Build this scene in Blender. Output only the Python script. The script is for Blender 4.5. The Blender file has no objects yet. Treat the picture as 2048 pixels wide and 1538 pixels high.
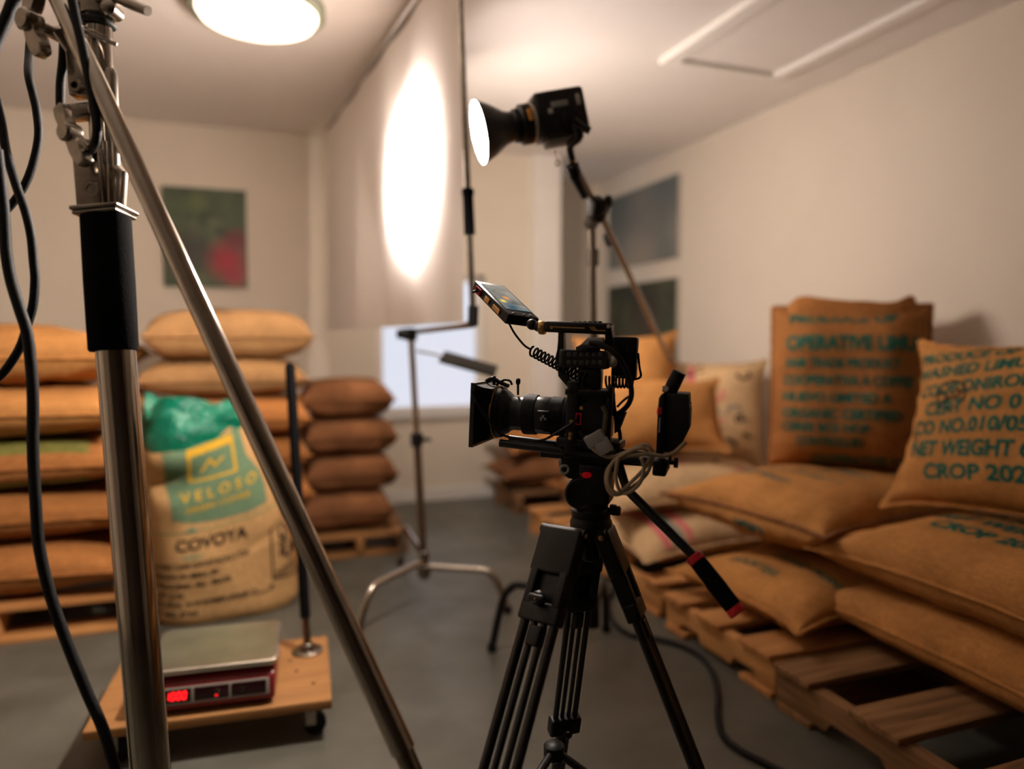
import bpy, bmesh, math, random
from mathutils import Vector, Matrix, noise
C = bpy.context
SC = C.scene
COL = SC.collection
PI = math.pi
rnd = random.Random(7)

# ------------------------------------------------------------------ camera
F, H, YAW, PIT = 1450.0, 1.15, math.radians(19.9), math.radians(3.51)
RT = Vector((math.cos(YAW), -math.sin(YAW), 0))
FH = Vector((math.sin(YAW), math.cos(YAW), 0))
UPZ = Vector((0, 0, 1))
FW = FH * math.cos(PIT) - UPZ * math.sin(PIT)
UP = FH * math.sin(PIT) + UPZ * math.cos(PIT)
EYE = Vector((0, 0, H))
cam_data = bpy.data.cameras.new('camera')
cam = bpy.data.objects.new('camera', cam_data)
COL.objects.link(cam)
cam.location = EYE
cam.rotation_euler = (PI / 2 - PIT, 0, -YAW)
cam_data.sensor_width = 36
cam_data.lens = F / 2048 * 36
cam_data.clip_start = 0.02
cam_data.dof.use_dof = True
cam_data.dof.focus_distance = 1.41
cam_data.dof.aperture_fstop = 1.0
SC.camera = cam

# ------------------------------------------------------------------ world, exposure
W = bpy.data.worlds.new('world')
SC.world = W
W.use_nodes = True
W.node_tree.nodes['Background'].inputs[0].default_value = (0.86, 0.88, 1.0, 1)
W.node_tree.nodes['Background'].inputs[1].default_value = 0.95
SC.view_settings.view_transform = 'Standard'
SC.view_settings.look = 'None'
SC.view_settings.gamma = 1
SC.view_settings.use_curve_mapping = False
SC.view_settings.exposure = 0.05
SC.cycles.use_denoising = True
SC.cycles.sample_clamp_indirect = 6

WARM = (1.0, 0.80, 0.62)
KEY_LAMP_E = 900.0          # glowing face of the lamp in front of the cloth
DRUM_FRONT_E = 40.0        # added drum lamp hidden behind the cloth, face towards the cloth
DRUM_BACK_E = 215.0         # smaller back face of that added lamp, towards the sacks
CEIL_LIGHT_E = 3.0         # round ceiling light


def ray(px, py):
    return RT * ((px - 1024) / F) + UP * ((769 - py) / F) + FW


def P(px, py, d):
    """the place a photo point stands at, d metres along the view"""
    return EYE + ray(px, py) * d


def G(px, py, z):
    r = ray(px, py)
    return EYE + r * ((z - H) / r.z)


# ------------------------------------------------------------------ materials
MATS = {}


def _nodes(name):
    m = bpy.data.materials.new(name)
    m.use_nodes = True
    return m, m.node_tree, m.node_tree.nodes['Principled BSDF']


def plain(name, col, rough=0.5, metal=0.0, var=0.0, scale=40, bump=0.0, spec=0.5, stretch=(1, 1, 1)):
    if name in MATS:
        return MATS[name]
    m, nt, b = _nodes(name)
    b.inputs['Base Color'].default_value = (*col, 1)
    b.inputs['Roughness'].default_value = rough
    b.inputs['Metallic'].default_value = metal
    b.inputs['Specular IOR Level'].default_value = spec
    tc = nt.nodes.new('ShaderNodeTexCoord')
    mp = nt.nodes.new('ShaderNodeMapping')
    mp.inputs['Scale'].default_value = stretch
    nt.links.new(tc.outputs['Object'], mp.inputs[0])
    n = nt.nodes.new('ShaderNodeTexNoise')
    n.inputs['Scale'].default_value = scale
    n.inputs['Detail'].default_value = 4
    nt.links.new(mp.outputs[0], n.inputs['Vector'])
    if var > 0:
        r = nt.nodes.new('ShaderNodeValToRGB')
        r.color_ramp.elements[0].position = 0.3
        r.color_ramp.elements[1].position = 0.7
        r.color_ramp.elements[0].color = (*[c * (1 - var) for c in col], 1)
        r.color_ramp.elements[1].color = (*[min(1, c * (1 + var)) for c in col], 1)
        nt.links.new(n.outputs[0], r.inputs[0])
        nt.links.new(r.outputs[0], b.inputs['Base Color'])
    if bump > 0:
        bp = nt.nodes.new('ShaderNodeBump')
        bp.inputs['Strength'].default_value = bump
        bp.inputs['Distance'].default_value = 0.004
        nt.links.new(n.outputs[0], bp.inputs['Height'])
        nt.links.new(bp.outputs[0], b.inputs['Normal'])
    MATS[name] = m
    return m


def glow(name, col, e):
    if name in MATS:
        return MATS[name]
    m, nt, b = _nodes(name)
    b.inputs['Base Color'].default_value = (*col, 1)
    b.inputs['Emission Color'].default_value = (*col, 1)
    b.inputs['Emission Strength'].default_value = e
    MATS[name] = m
    return m


def burlap(name, col, blotch=0.18):
    """woven jute: crossing threads plus soft blotches"""
    m, nt, b = _nodes(name)
    L = nt.links.new
    b.inputs['Roughness'].default_value = 0.92
    b.inputs['Specular IOR Level'].default_value = 0.12
    tc = nt.nodes.new('ShaderNodeTexCoord')
    hs = []
    for sc in ((260, 28, 60), (28, 260, 60)):
        mp = nt.nodes.new('ShaderNodeMapping')
        mp.inputs['Scale'].default_value = sc
        L(tc.outputs['Object'], mp.inputs[0])
        n = nt.nodes.new('ShaderNodeTexNoise')
        n.inputs['Scale'].default_value = 1.0
        n.inputs['Detail'].default_value = 2
        L(mp.outputs[0], n.inputs['Vector'])
        hs.append(n)
    mx = nt.nodes.new('ShaderNodeMath')
    mx.operation = 'ADD'
    L(hs[0].outputs[0], mx.inputs[0])
    L(hs[1].outputs[0], mx.inputs[1])
    big = nt.nodes.new('ShaderNodeTexNoise')
    big.inputs['Scale'].default_value = 5
    big.inputs['Detail'].default_value = 5
    L(tc.outputs['Object'], big.inputs['Vector'])
    th = nt.nodes.new('ShaderNodeMapRange')
    th.inputs[1].default_value = 0.6
    th.inputs[2].default_value = 1.4
    th.inputs[3].default_value = 0.72
    th.inputs[4].default_value = 1.25
    L(mx.outputs[0], th.inputs[0])
    bl = nt.nodes.new('ShaderNodeMapRange')
    bl.inputs[1].default_value = 0.3
    bl.inputs[2].default_value = 0.7
    bl.inputs[3].default_value = 1 - blotch
    bl.inputs[4].default_value = 1 + blotch
    L(big.outputs[0], bl.inputs[0])
    oi = nt.nodes.new('ShaderNodeObjectInfo')
    rr = nt.nodes.new('ShaderNodeMapRange')
    rr.inputs[3].default_value = 0.86
    rr.inputs[4].default_value = 1.1
    L(oi.outputs['Random'], rr.inputs[0])
    m1 = nt.nodes.new('ShaderNodeMath')
    m1.operation = 'MULTIPLY'
    L(th.outputs[0], m1.inputs[0])
    L(bl.outputs[0], m1.inputs[1])
    m2 = nt.nodes.new('ShaderNodeMath')
    m2.operation = 'MULTIPLY'
    L(m1.outputs[0], m2.inputs[0])
    L(rr.outputs[0], m2.inputs[1])
    vm = nt.nodes.new('ShaderNodeVectorMath')
    vm.operation = 'SCALE'
    vm.inputs[0].default_value = col
    L(m2.outputs[0], vm.inputs['Scale'])
    L(vm.outputs[0], b.inputs['Base Color'])
    bp = nt.nodes.new('ShaderNodeBump')
    bp.inputs['Strength'].default_value = 0.5
    bp.inputs['Distance'].default_value = 0.002
    L(mx.outputs[0], bp.inputs['Height'])
    L(bp.outputs[0], b.inputs['Normal'])
    MATS[name] = m
    return m


def wood(name, col, dark, along='X'):
    m, nt, b = _nodes(name)
    L = nt.links.new
    b.inputs['Roughness'].default_value = 0.75
    b.inputs['Specular IOR Level'].default_value = 0.25
    tc = nt.nodes.new('ShaderNodeTexCoord')
    mp = nt.nodes.new('ShaderNodeMapping')
    mp.inputs['Scale'].default_value = {'X': (2.2, 28, 28), 'Y': (28, 2.2, 28), 'Z': (28, 28, 2.2)}[along]
    L(tc.outputs['Object'], mp.inputs[0])
    n = nt.nodes.new('ShaderNodeTexNoise')
    n.inputs['Scale'].default_value = 1.0
    n.inputs['Detail'].default_value = 6
    n.inputs['Distortion'].default_value = 1.2
    L(mp.outputs[0], n.inputs['Vector'])
    r = nt.nodes.new('ShaderNodeValToRGB')
    r.color_ramp.elements[0].position = 0.32
    r.color_ramp.elements[1].position = 0.68
    r.color_ramp.elements[0].color = (*dark, 1)
    r.color_ramp.elements[1].color = (*col, 1)
    L(n.outputs[0], r.inputs[0])
    L(r.outputs[0], b.inputs['Base Color'])
    bp = nt.nodes.new('ShaderNodeBump')
    bp.inputs['Strength'].default_value = 0.3
    bp.inputs['Distance'].default_value = 0.003
    L(n.outputs[0], bp.inputs['Height'])
    L(bp.outputs[0], b.inputs['Normal'])
    MATS[name] = m
    return m


def ramp_mat(name, stops, scale, rough=0.6, dist=0.6, detail=3, coord='Object', off=(0, 0, 0)):
    m, nt, b = _nodes(name)
    L = nt.links.new
    b.inputs['Roughness'].default_value = rough
    tc = nt.nodes.new('ShaderNodeTexCoord')
    mp = nt.nodes.new('ShaderNodeMapping')
    mp.inputs['Location'].default_value = off
    L(tc.outputs[coord], mp.inputs[0])
    n = nt.nodes.new('ShaderNodeTexNoise')
    n.inputs['Scale'].default_value = scale
    n.inputs['Detail'].default_value = detail
    n.inputs['Distortion'].default_value = dist
    L(mp.outputs[0], n.inputs['Vector'])
    r = nt.nodes.new('ShaderNodeValToRGB')
    el = r.color_ramp.elements
    while len(el) < len(stops):
        el.new(0.5)
    for e, (p, c) in zip(el, stops):
        e.position = p
        e.color = (*c, 1)
    L(n.outputs[0], r.inputs[0])
    L(r.outputs[0], b.inputs['Base Color'])
    MATS[name] = m
    return m, nt, b, r


WALL = plain('wall_paint', (0.75, 0.665, 0.545), 0.85, var=0.025, scale=2.5, bump=0.05)
CEILM = plain('ceiling_paint', (0.80, 0.75, 0.70), 0.9, var=0.02, scale=3)
TRIMM = plain('trim_paint', (0.82, 0.78, 0.72), 0.6, var=0.02, scale=6)
BLACK = plain('black_metal', (0.006, 0.006, 0.0065), 0.42, 0.0, var=0.3, scale=120, bump=0.04, spec=0.3)
BLACKS = plain('black_satin', (0.017, 0.017, 0.018), 0.30, 0.0, var=0.2, scale=60, spec=0.4)
RUBBER = plain('black_rubber', (0.006, 0.006, 0.0065), 0.65, var=0.3, scale=200, bump=0.15, spec=0.25)
FOAM = plain('black_foam', (0.004, 0.004, 0.0045), 0.95, var=0.3, scale=400, bump=0.4, spec=0.08)
CHROME = plain('chrome', (0.50, 0.45, 0.39), 0.12, 1.0, var=0.06, scale=30)
STEEL = plain('worn_steel', (0.29, 0.255, 0.215), 0.27, 1.0, var=0.2, scale=50)
CASTM = plain('cast_metal', (0.27, 0.235, 0.195), 0.22, 1.0, var=0.15, scale=80, bump=0.05)
SILVER = plain('satin_silver', (0.6, 0.58, 0.55), 0.4, 0.6, var=0.05)
BRASS = plain('brass', (0.55, 0.33, 0.13), 0.35, 1.0, var=0.1)
RED = plain('red_anodised', (0.62, 0.012, 0.025), 0.35, 0.0, var=0.1)
ORANGE = plain('orange_label', (0.75, 0.33, 0.05), 0.5, var=0.05)
GREYP = plain('grey_plastic', (0.33, 0.33, 0.33), 0.55, var=0.05)
CREAM = plain('cream_cable', (0.36, 0.28, 0.19), 0.6, var=0.08, scale=60)
B_TAN = burlap('jute_tan', (0.49, 0.226, 0.070))
B_STRAW = burlap('jute_straw', (0.37, 0.205, 0.085))
B_BRN = burlap('jute_brown', (0.37, 0.152, 0.046))
B_PAL = burlap('jute_pale', (0.56, 0.375, 0.20))
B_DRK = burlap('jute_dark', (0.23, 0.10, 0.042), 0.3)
INK_G = plain('green_ink', (0.022, 0.115, 0.085), 0.9, var=0.35, scale=140, spec=0.1)
INK_B = plain('teal_ink', (0.02, 0.13, 0.13), 0.9, var=0.35, scale=140, spec=0.1)
INK_K = plain('black_ink', (0.02, 0.016, 0.014), 0.9, var=0.3, scale=140, spec=0.1)
INK_P = plain('pink_ink', (0.62, 0.15, 0.16), 0.9, var=0.25, scale=120, spec=0.1)
INK_GR = plain('grey_ink', (0.22, 0.21, 0.18), 0.9, var=0.25, scale=120, spec=0.1)
INK_PANEL = plain('green_panel_ink', (0.12, 0.19, 0.11), 0.9, var=0.15, scale=90, spec=0.1)
INK_Y = plain('yellow_ink', (0.55, 0.33, 0.03), 0.9, var=0.15, scale=90, spec=0.1)
W_NEW = wood('pale_pallet_wood', (0.60, 0.29, 0.10), (0.38, 0.16, 0.05), 'X')
W_NEWY = wood('pale_pallet_wood_long', (0.66, 0.34, 0.12), (0.44, 0.20, 0.065), 'Y')
W_OLD = wood('old_pallet_wood', (0.31, 0.16, 0.066), (0.13, 0.064, 0.027), 'X')
W_OLDY = wood('old_pallet_wood_long', (0.30, 0.155, 0.066), (0.13, 0.064, 0.028), 'Y')
PLY = wood('plywood', (0.34, 0.165, 0.056), (0.26, 0.12, 0.04), 'X')


# ------------------------------------------------------------------ mesh builder
class MB:
    def __init__(s, base=(0, 0, 0)):
        s.bm = bmesh.new()
        s.base = Vector(base)

    def box(s, c, size, rot=None, bev=0.0):
        R = (rot or Matrix.Identity(3)).to_4x4()
        vs = bmesh.ops.create_cube(s.bm, size=1, matrix=Matrix.Translation(Vector(c) - s.base) @ R @ Matrix.Diagonal((*size, 1)))['verts']
        if bev > 0:
            es = list({e for v in vs for e in v.link_edges})
            bmesh.ops.bevel(s.bm, geom=es, offset=bev, segments=3, profile=0.5, affect='EDGES', clamp_overlap=True)
        return s

    def ring(s, c, u, v, ru, rv, n):
        return [s.bm.verts.new(c - s.base + u * (math.cos(2 * PI * i / n) * ru) + v * (math.sin(2 * PI * i / n) * rv)) for i in range(n)]

    def bridge(s, a, b):
        n = len(a)
        for i in range(n):
            s.bm.faces.new((a[i], a[(i + 1) % n], b[(i + 1) % n], b[i]))

    def tube(s, pts, r, n=16, cap=True, smooth=0):
        pts = [Vector(p) for p in pts]
        rs = list(r) if hasattr(r, '__len__') else [r] * len(pts)
        if smooth:
            pts, rs = catmull(pts, rs, smooth)
        t0 = (pts[1] - pts[0]).normalized()
        u = t0.orthogonal().normalized()
        rings = []
        for i, p in enumerate(pts):
            t = (pts[min(i + 1, len(pts) - 1)] - pts[max(i - 1, 0)]).normalized()
            u = (u - t * u.dot(t)).normalized()
            rings.append(s.ring(p, u, t.cross(u), rs[i], rs[i], n))
        for a, b in zip(rings, rings[1:]):
            s.bridge(a, b)
        if cap:
            s.bm.faces.new(rings[0][::-1])
            s.bm.faces.new(rings[-1])
        return s

    def lathe(s, o, ax, prof, n=40, u=None, ru=1.0, rv=1.0, cap=True):
        """prof: list of (distance along axis, radius)"""
        o = Vector(o)
        ax = Vector(ax).normalized()
        u = (Vector(u) - ax * Vector(u).dot(ax)).normalized() if u is not None else ax.orthogonal().normalized()
        v = ax.cross(u)
        rings = [s.ring(o + ax * d, u, v, max(r, 1e-4) * ru, max(r, 1e-4) * rv, n) for d, r in prof]
        for a, b in zip(rings, rings[1:]):
            s.bridge(a, b)
        if cap:
            s.bm.faces.new(rings[0][::-1])
            s.bm.faces.new(rings[-1])
        return s

    def prism(s, pts, ext, bev=0.0):
        """closed outline of 3D points pushed along ext"""
        e = Vector(ext)
        a = [s.bm.verts.new(Vector(p) - s.base) for p in pts]
        b = [s.bm.verts.new(Vector(p) - s.base + e) for p in pts]
        fs = [s.bm.faces.new(a[::-1]), s.bm.faces.new(b)]
        n = len(a)
        for i in range(n):
            fs.append(s.bm.faces.new((a[i], a[(i + 1) % n], b[(i + 1) % n], b[i])))
        if bev > 0:
            es = list({ed for f in fs for ed in f.edges})
            bmesh.ops.bevel(s.bm, geom=es, offset=bev, segments=2, profile=0.5, affect='EDGES', clamp_overlap=True)
        return s

    def ball(s, c, r, sc=(1, 1, 1), rot=None):
        R = (rot or Matrix.Identity(3)).to_4x4()
        bmesh.ops.create_uvsphere(s.bm, u_segments=20, v_segments=12, radius=1, matrix=Matrix.Translation(Vector(c) - s.base) @ R @ Matrix.Diagonal((r * sc[0], r * sc[1], r * sc[2], 1)))
        return s

    def torus(s, c, ax, R, r, n=40, k=10):
        ax = Vector(ax).normalized()
        u = ax.orthogonal().normalized()
        v = ax.cross(u)
        rings = []
        for i in range(n):
            d = u * math.cos(2 * PI * i / n) + v * math.sin(2 * PI * i / n)
            rings.append(s.ring(Vector(c) + d * R, d, ax, r, r, k))
        for i in range(n):
            s.bridge(rings[i], rings[(i + 1) % n])
        return s

    def build(s, name, mat, parent=None, smooth=True):
        bmesh.ops.recalc_face_normals(s.bm, faces=s.bm.faces)
        me = bpy.data.meshes.new(name)
        s.bm.to_mesh(me)
        s.bm.free()
        me.materials.append(mat)
        o = bpy.data.objects.new(name, me)
        COL.objects.link(o)
        if smooth:
            me.polygons.foreach_set('use_smooth', [True] * len(me.polygons))
            try:
                me.set_sharp_from_angle(angle=math.radians(38))
            except Exception:
                pass
        if parent is not None:
            o.parent = parent
            if parent.type == 'MESH':
                pass
        else:
            o.location = s.base
        return o


def catmull(pts, rs, k):
    out, ro = [], []
    n = len(pts)
    for i in range(n - 1):
        p0, p1, p2, p3 = pts[max(i - 1, 0)], pts[i], pts[i + 1], pts[min(i + 2, n - 1)]
        for j in range(k):
            t = j / k
            out.append(0.5 * ((2 * p1) + (p2 - p0) * t + (2 * p0 - 5 * p1 + 4 * p2 - p3) * t * t + (3 * p1 - p0 - 3 * p2 + p3) * t ** 3))
            ro.append(rs[i] * (1 - t) + rs[i + 1] * t)
    return out + [pts[-1]], ro + [rs[-1]]


def tag(o, label, cat, group=None):
    o['label'] = label
    o['category'] = cat
    if group:
        o['group'] = group
    return o


def thing(name, label, cat, loc, group=None):
    o = bpy.data.objects.new(name, None)
    COL.objects.link(o)
    o.location = loc
    o.empty_display_size = 0.05
    return tag(o, label, cat, group)


def struct(o):
    o['kind'] = 'structure'
    return o


def frame_of(zdir, xhint):
    z = Vector(zdir).normalized()
    x = (Vector(xhint) - z * Vector(xhint).dot(z)).normalized()
    return Matrix((x, z.cross(x), z)).transposed()


# ------------------------------------------------------------------ room shell
XW, YB, ZC = 2.9, 5.05, 2.5
XL, YR, YA = -2.4, -2.0, 5.75
m = MB(); m.box(((XL + XW) / 2, (YR + YA) / 2, -0.05), (XW - XL + 0.4, YA - YR + 0.4, 0.1))
concrete, nt, b, r = ramp_mat('sealed_concrete', [(0.25, (0.066, 0.063, 0.047)), (0.5, (0.095, 0.092, 0.073)), (0.75, (0.126, 0.122, 0.10))], 3.2, 0.36, 0.4, 8)
nz = nt.nodes.new('ShaderNodeTexNoise'); nz.inputs['Scale'].default_value = 9; nz.inputs['Detail'].default_value = 5
tcn = nt.nodes.new('ShaderNodeTexCoord'); nt.links.new(tcn.outputs['Object'], nz.inputs['Vector'])
mr = nt.nodes.new('ShaderNodeMapRange'); mr.inputs[3].default_value = 0.28; mr.inputs[4].default_value = 0.58
nt.links.new(nz.outputs[0], mr.inputs[0]); nt.links.new(mr.outputs[0], b.inputs['Roughness'])
bp = nt.nodes.new('ShaderNodeBump'); bp.inputs['Strength'].default_value = 0.12; bp.inputs['Distance'].default_value = 0.01
nt.links.new(nz.outputs[0], bp.inputs['Height']); nt.links.new(bp.outputs[0], b.inputs['Normal'])
struct(m.build('floor', concrete, smooth=False))
m = MB(); m.box(((XL + XW) / 2, (YR + YA) / 2, ZC + 0.05), (XW - XL + 0.4, YA - YR + 0.4, 0.1))
struct(m.build('ceiling', CEILM, smooth=False))
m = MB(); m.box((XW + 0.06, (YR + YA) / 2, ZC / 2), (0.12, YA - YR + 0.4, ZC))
struct(m.build('wall_right', plain('darkened_wall_paint', (0.63, 0.555, 0.46), 0.85, var=0.025, scale=2.5, bump=0.05), smooth=False))  # back wall's paint, darkened here to offset the strong light on this side
m = MB(); m.box((XL - 0.06, (YR + YA) / 2, ZC / 2), (0.12, YA - YR + 0.4, ZC))
struct(m.build('wall_left', plain('tan_wall_paint', (0.42, 0.36, 0.29), 0.85, var=0.04, scale=3), smooth=False))
m = MB(); m.box(((XL + XW) / 2, YR - 0.06, ZC / 2), (XW - XL + 0.2, 0.12, ZC))
struct(m.build('wall_rear', plain('dark_rear_panelling', (0.05, 0.035, 0.024), 0.7, var=0.2, scale=4), smooth=False))
# back wall with the window opening, ending at the corner post
WX0, WX1, WZ0, WZ1 = 0.83, 1.62, 0.62, 1.62
XE = 1.97
m = MB()
for x0, x1, z0, z1 in ((XL, WX0, 0, ZC), (WX1, XE, 0, ZC), (WX0, WX1, 0, WZ0), (WX0, WX1, WZ1, ZC)):
    m.box(((x0 + x1) / 2, YB + 0.09, (z0 + z1) / 2), (x1 - x0, 0.18, z1 - z0))
struct(m.build('wall_back', WALL, smooth=False))
m = MB(); m.box((2.075, YB + 0.06, ZC / 2), (0.21, 0.30, ZC), bev=0.006)
struct(m.build('wall_corner', TRIMM, smooth=False))
m = MB(); m.box((2.44, YA + 0.06, ZC / 2), (1.1, 0.12, ZC))
struct(m.build('wall_far', WALL, smooth=False))
m = MB(); m.box((XL / 2 + XE / 2, YB - 0.008, 0.045), (XE - XL, 0.016, 0.09), bev=0.003)
struct(m.build('baseboard_back', TRIMM, smooth=False))
# window
wf = MB((WX0, YB, WZ0))
for x0, x1, z0, z1 in ((WX0, WX0 + 0.05, WZ0, WZ1), (WX1 - 0.05, WX1, WZ0, WZ1), (WX0, WX1, WZ0, WZ0 + 0.05), (WX0, WX1, WZ1 - 0.05, WZ1)):
    wf.box(((x0 + x1) / 2, YB + 0.07, (z0 + z1) / 2), (x1 - x0, 0.05, z1 - z0), bev=0.004)
wo = struct(wf.build('window_1', TRIMM, smooth=False))
glass = bpy.data.materials.new('window_glass'); glass.use_nodes = True
nt = glass.node_tree; nt.nodes.remove(nt.nodes['Principled BSDF'])
tr = nt.nodes.new('ShaderNodeBsdfTransparent'); gl = nt.nodes.new('ShaderNodeBsdfGlossy'); gl.inputs['Roughness'].default_value = 0.02
mxs = nt.nodes.new('ShaderNodeMixShader'); mxs.inputs[0].default_value = 0.06
nt.links.new(tr.outputs[0], mxs.inputs[1]); nt.links.new(gl.outputs[0], mxs.inputs[2])
nt.links.new(mxs.outputs[0], nt.nodes['Material Output'].inputs[0])
m = MB((WX0, YB, WZ0)); m.box(((WX0 + WX1) / 2, YB + 0.07, (WZ0 + WZ1) / 2), (WX1 - WX0 - 0.1, 0.006, WZ1 - WZ0 - 0.1))
m.build('window_pane', glass, wo, smooth=False)
m = MB((WX0, YB, WZ0)); m.box(((WX0 + WX1) / 2, YB + 0.01, WZ0 - 0.012), (WX1 - WX0 + 0.06, 0.11, 0.024), bev=0.004)
m.build('window_sill', TRIMM, wo, smooth=False)
# ceiling access hatch
HX0, HX1, HY0, HY1 = 1.88, 2.58, 1.7, 3.12
m = MB((HX0, HY1, ZC))
for x0, x1, y0, y1 in ((HX0, HX0 + 0.08, HY0, HY1), (HX1 - 0.07, HX1, HY0, HY1), (HX0 + 0.08, HX1 - 0.07, HY1 - 0.06, HY1), (HX0 + 0.08, HX1 - 0.07, HY0, HY0 + 0.06)):
    m.box(((x0 + x1) / 2, (y0 + y1) / 2, ZC - 0.016), (x1 - x0, y1 - y0, 0.032), bev=0.004)
ho = struct(m.build('trim_1', TRIMM, smooth=False))
m = MB((HX0, HY1, ZC)); m.box(((HX0 + HX1) / 2, (HY0 + HY1) / 2, ZC - 0.006), (HX1 - HX0 - 0.17, HY1 - HY0 - 0.15, 0.012), bev=0.002)
m.build('hatch_panel', CEILM, ho, smooth=False)


# ------------------------------------------------------------------ lights of the room
def ceiling_light(x, y, R, label):
    t = thing('ceiling_light', label, 'ceiling light', (x, y, ZC))
    m = MB((x, y, ZC)); m.lathe((x, y, ZC), (0, 0, -1), [(0, R + 0.015), (0.035, R + 0.015), (0.042, R + 0.008), (0.042, R - 0.012), (0.03, R - 0.015)], 64)
    m.build('rim', plain('green_grey_rim', (0.16, 0.17, 0.12), 0.5, var=0.05), t)
    m = MB((x, y, ZC)); m.lathe((x, y, ZC - 0.032), (0, 0, -1), [(0, R - 0.016), (0.014, R - 0.016), (0.035, R - 0.03), (0.048, R * 0.75), (0.056, R * 0.4), (0.058, 0.002)], 64)
    m.build('diffuser', glow('ceiling_glow', (1.0, 0.83, 0.67), CEIL_LIGHT_E), t)
    return t


ceiling_light(0.06, 3.17, 0.25, 'round flush ceiling light with greenish rim above the left sack stacks')

# ------------------------------------------------------------------ sacks
def text_tris(body, size, bold=0.012, shear=0.0):
    cu = bpy.data.curves.new('t', 'FONT')
    cu.body = body
    cu.size = size
    cu.offset = bold * size
    cu.shear = shear
    cu.resolution_u = 3
    ob = bpy.data.objects.new('t', cu)
    COL.objects.link(ob)
    dg = C.evaluated_depsgraph_get()
    ev = ob.evaluated_get(dg)
    me = ev.to_mesh()
    vs = [v.co.copy() for v in me.vertices]
    fs = [tuple(p.vertices) for p in me.polygons]
    ev.to_mesh_clear()
    bpy.data.objects.remove(ob)
    bpy.data.curves.remove(cu)
    return vs, fs


def flat_bm(items, grid=0.03):
    """items: dicts of text lines or outlines laid on a sheet, cut on a grid so the sheet can bend"""
    bm = bmesh.new()
    for it in items:
        if 'text' in it:
            vs, fs = text_tris(it['text'], it['s'], it.get('bold', 0.02), it.get('shear', 0.0))
            if not vs:
                continue
            w = max(v.x for v in vs)
            wd = it.get('w')
            kx = wd / w if wd else 1.0
            off = -0.5 * w * kx if it.get('center') else 0.0
            vs = [Vector((v.x * kx + off, v.y, 0)) for v in vs]
        else:
            vs = [Vector((x, y, 0)) for x, y in it['poly']]
            fs = [tuple(range(len(vs)))]
        a = it.get('rot', 0.0)
        ca, sa = math.cos(a), math.sin(a)
        bv = [bm.verts.new((it.get('x', 0) + v.x * ca - v.y * sa, it.get('y', 0) + v.x * sa + v.y * ca, 0)) for v in vs]
        for f in fs:
            try:
                bm.faces.new([bv[i] for i in f])
            except ValueError:
                pass
    bmesh.ops.triangulate(bm, faces=bm.faces)
    if bm.verts:
        for k in (0, 1):
            lo = min(v.co[k] for v in bm.verts)
            hi = max(v.co[k] for v in bm.verts)
            g = math.ceil(lo / grid) * grid
            no = Vector((1, 0, 0)) if k == 0 else Vector((0, 1, 0))
            while g < hi:
                bmesh.ops.bisect_plane(bm, geom=bm.verts[:] + bm.edges[:] + bm.faces[:], dist=1e-6, plane_co=no * g, plane_no=no)
                g += grid
    return bm


def add_print(bm, items, fmap, mi, grid=0.03):
    """ink laid on a sheet and bent over a surface, added to that surface's own mesh"""
    tb = flat_bm(items, grid)
    vm = {v: bm.verts.new(fmap(v.co.x, v.co.y)) for v in tb.verts}
    for f in tb.faces:
        nf = bm.faces.new([vm[v] for v in f.verts])
        nf.material_index = mi
    tb.free()


def stroke(pts, w):
    """a flat pen stroke through 2D points, as outlines"""
    out = []
    for (x0, y0), (x1, y1) in zip(pts, pts[1:]):
        dx, dy = x1 - x0, y1 - y0
        l = math.hypot(dx, dy) or 1e-6
        nx, ny = -dy / l * w / 2, dx / l * w / 2
        ex, ey = dx / l * w * 0.3, dy / l * w * 0.3
        out.append({'poly': [(x0 + nx - ex, y0 + ny - ey), (x0 - nx - ex, y0 - ny - ey), (x1 - nx + ex, y1 - ny + ey), (x1 + nx + ex, y1 + ny + ey)]})
    return out


class Shape:
    def __init__(s, L, Wd, T, seed, p=2.6, q=0.5, pinch=0.06, ear=0.02, wr=0.006, lump=0.014, bottom=0.9, droop=(0, 0), bow=(0, 0), taper=0.0, skew=0.0, crown=0.0, gather=0.007, belly=0.0):
        s.__dict__.update(locals())

    def at(s, a, b, side):
        L, Wd, T = s.L, s.Wd, s.T
        x = L / 2 * a * (1 - s.pinch * (1 - b * b) * a * a)
        y = Wd / 2 * b * (1 - s.pinch * (1 - a * a) * b * b)
        c = (abs(a) ** 8) * (abs(b) ** 8)
        x += math.copysign(s.ear, a) * c
        y += math.copysign(s.ear, b) * c
        x *= 1 + s.taper * b
        x += s.skew * y
        h = max((1 - abs(a) ** s.p) * (1 - abs(b) ** s.p), 0) ** s.q
        if side < 0 and s.belly:
            k = 1 + s.belly * 4 * h * max(0.0, 1 - h)
            x *= k
            y *= k
        z = side * T / 2 * h * (1.0 if side > 0 else s.bottom) * (1 - s.crown * b)
        nv = Vector((x * 4.2 + s.seed * 3.1, y * 4.2, side * 2.0 + s.seed))
        z += s.lump * noise.noise(nv) * min(1, h * 1.5)
        nv2 = Vector((x * 13 + s.seed, y * 13, side + s.seed * 1.7))
        z += s.wr * noise.noise(nv2) * min(1, h * 2)
        z += s.gather * math.sin(b * 21 + s.seed + 3 * noise.noise(Vector((b * 2, s.seed, 0)))) * abs(a) ** 5 * min(1, h * 3)
        z -= s.droop[0] * a * a + s.droop[1] * b * b
        z += s.bow[0] * a + s.bow[1] * b
        return Vector((x, y, z))

    def normal(s, a, b, side):
        e = 0.01
        du = s.at(a + e, b, side) - s.at(a - e, b, side)
        dv = s.at(a, b + e, side) - s.at(a, b - e, side)
        n = du.cross(dv)
        return (n * side).normalized() if n.length > 0 else Vector((0, 0, side))


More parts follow.
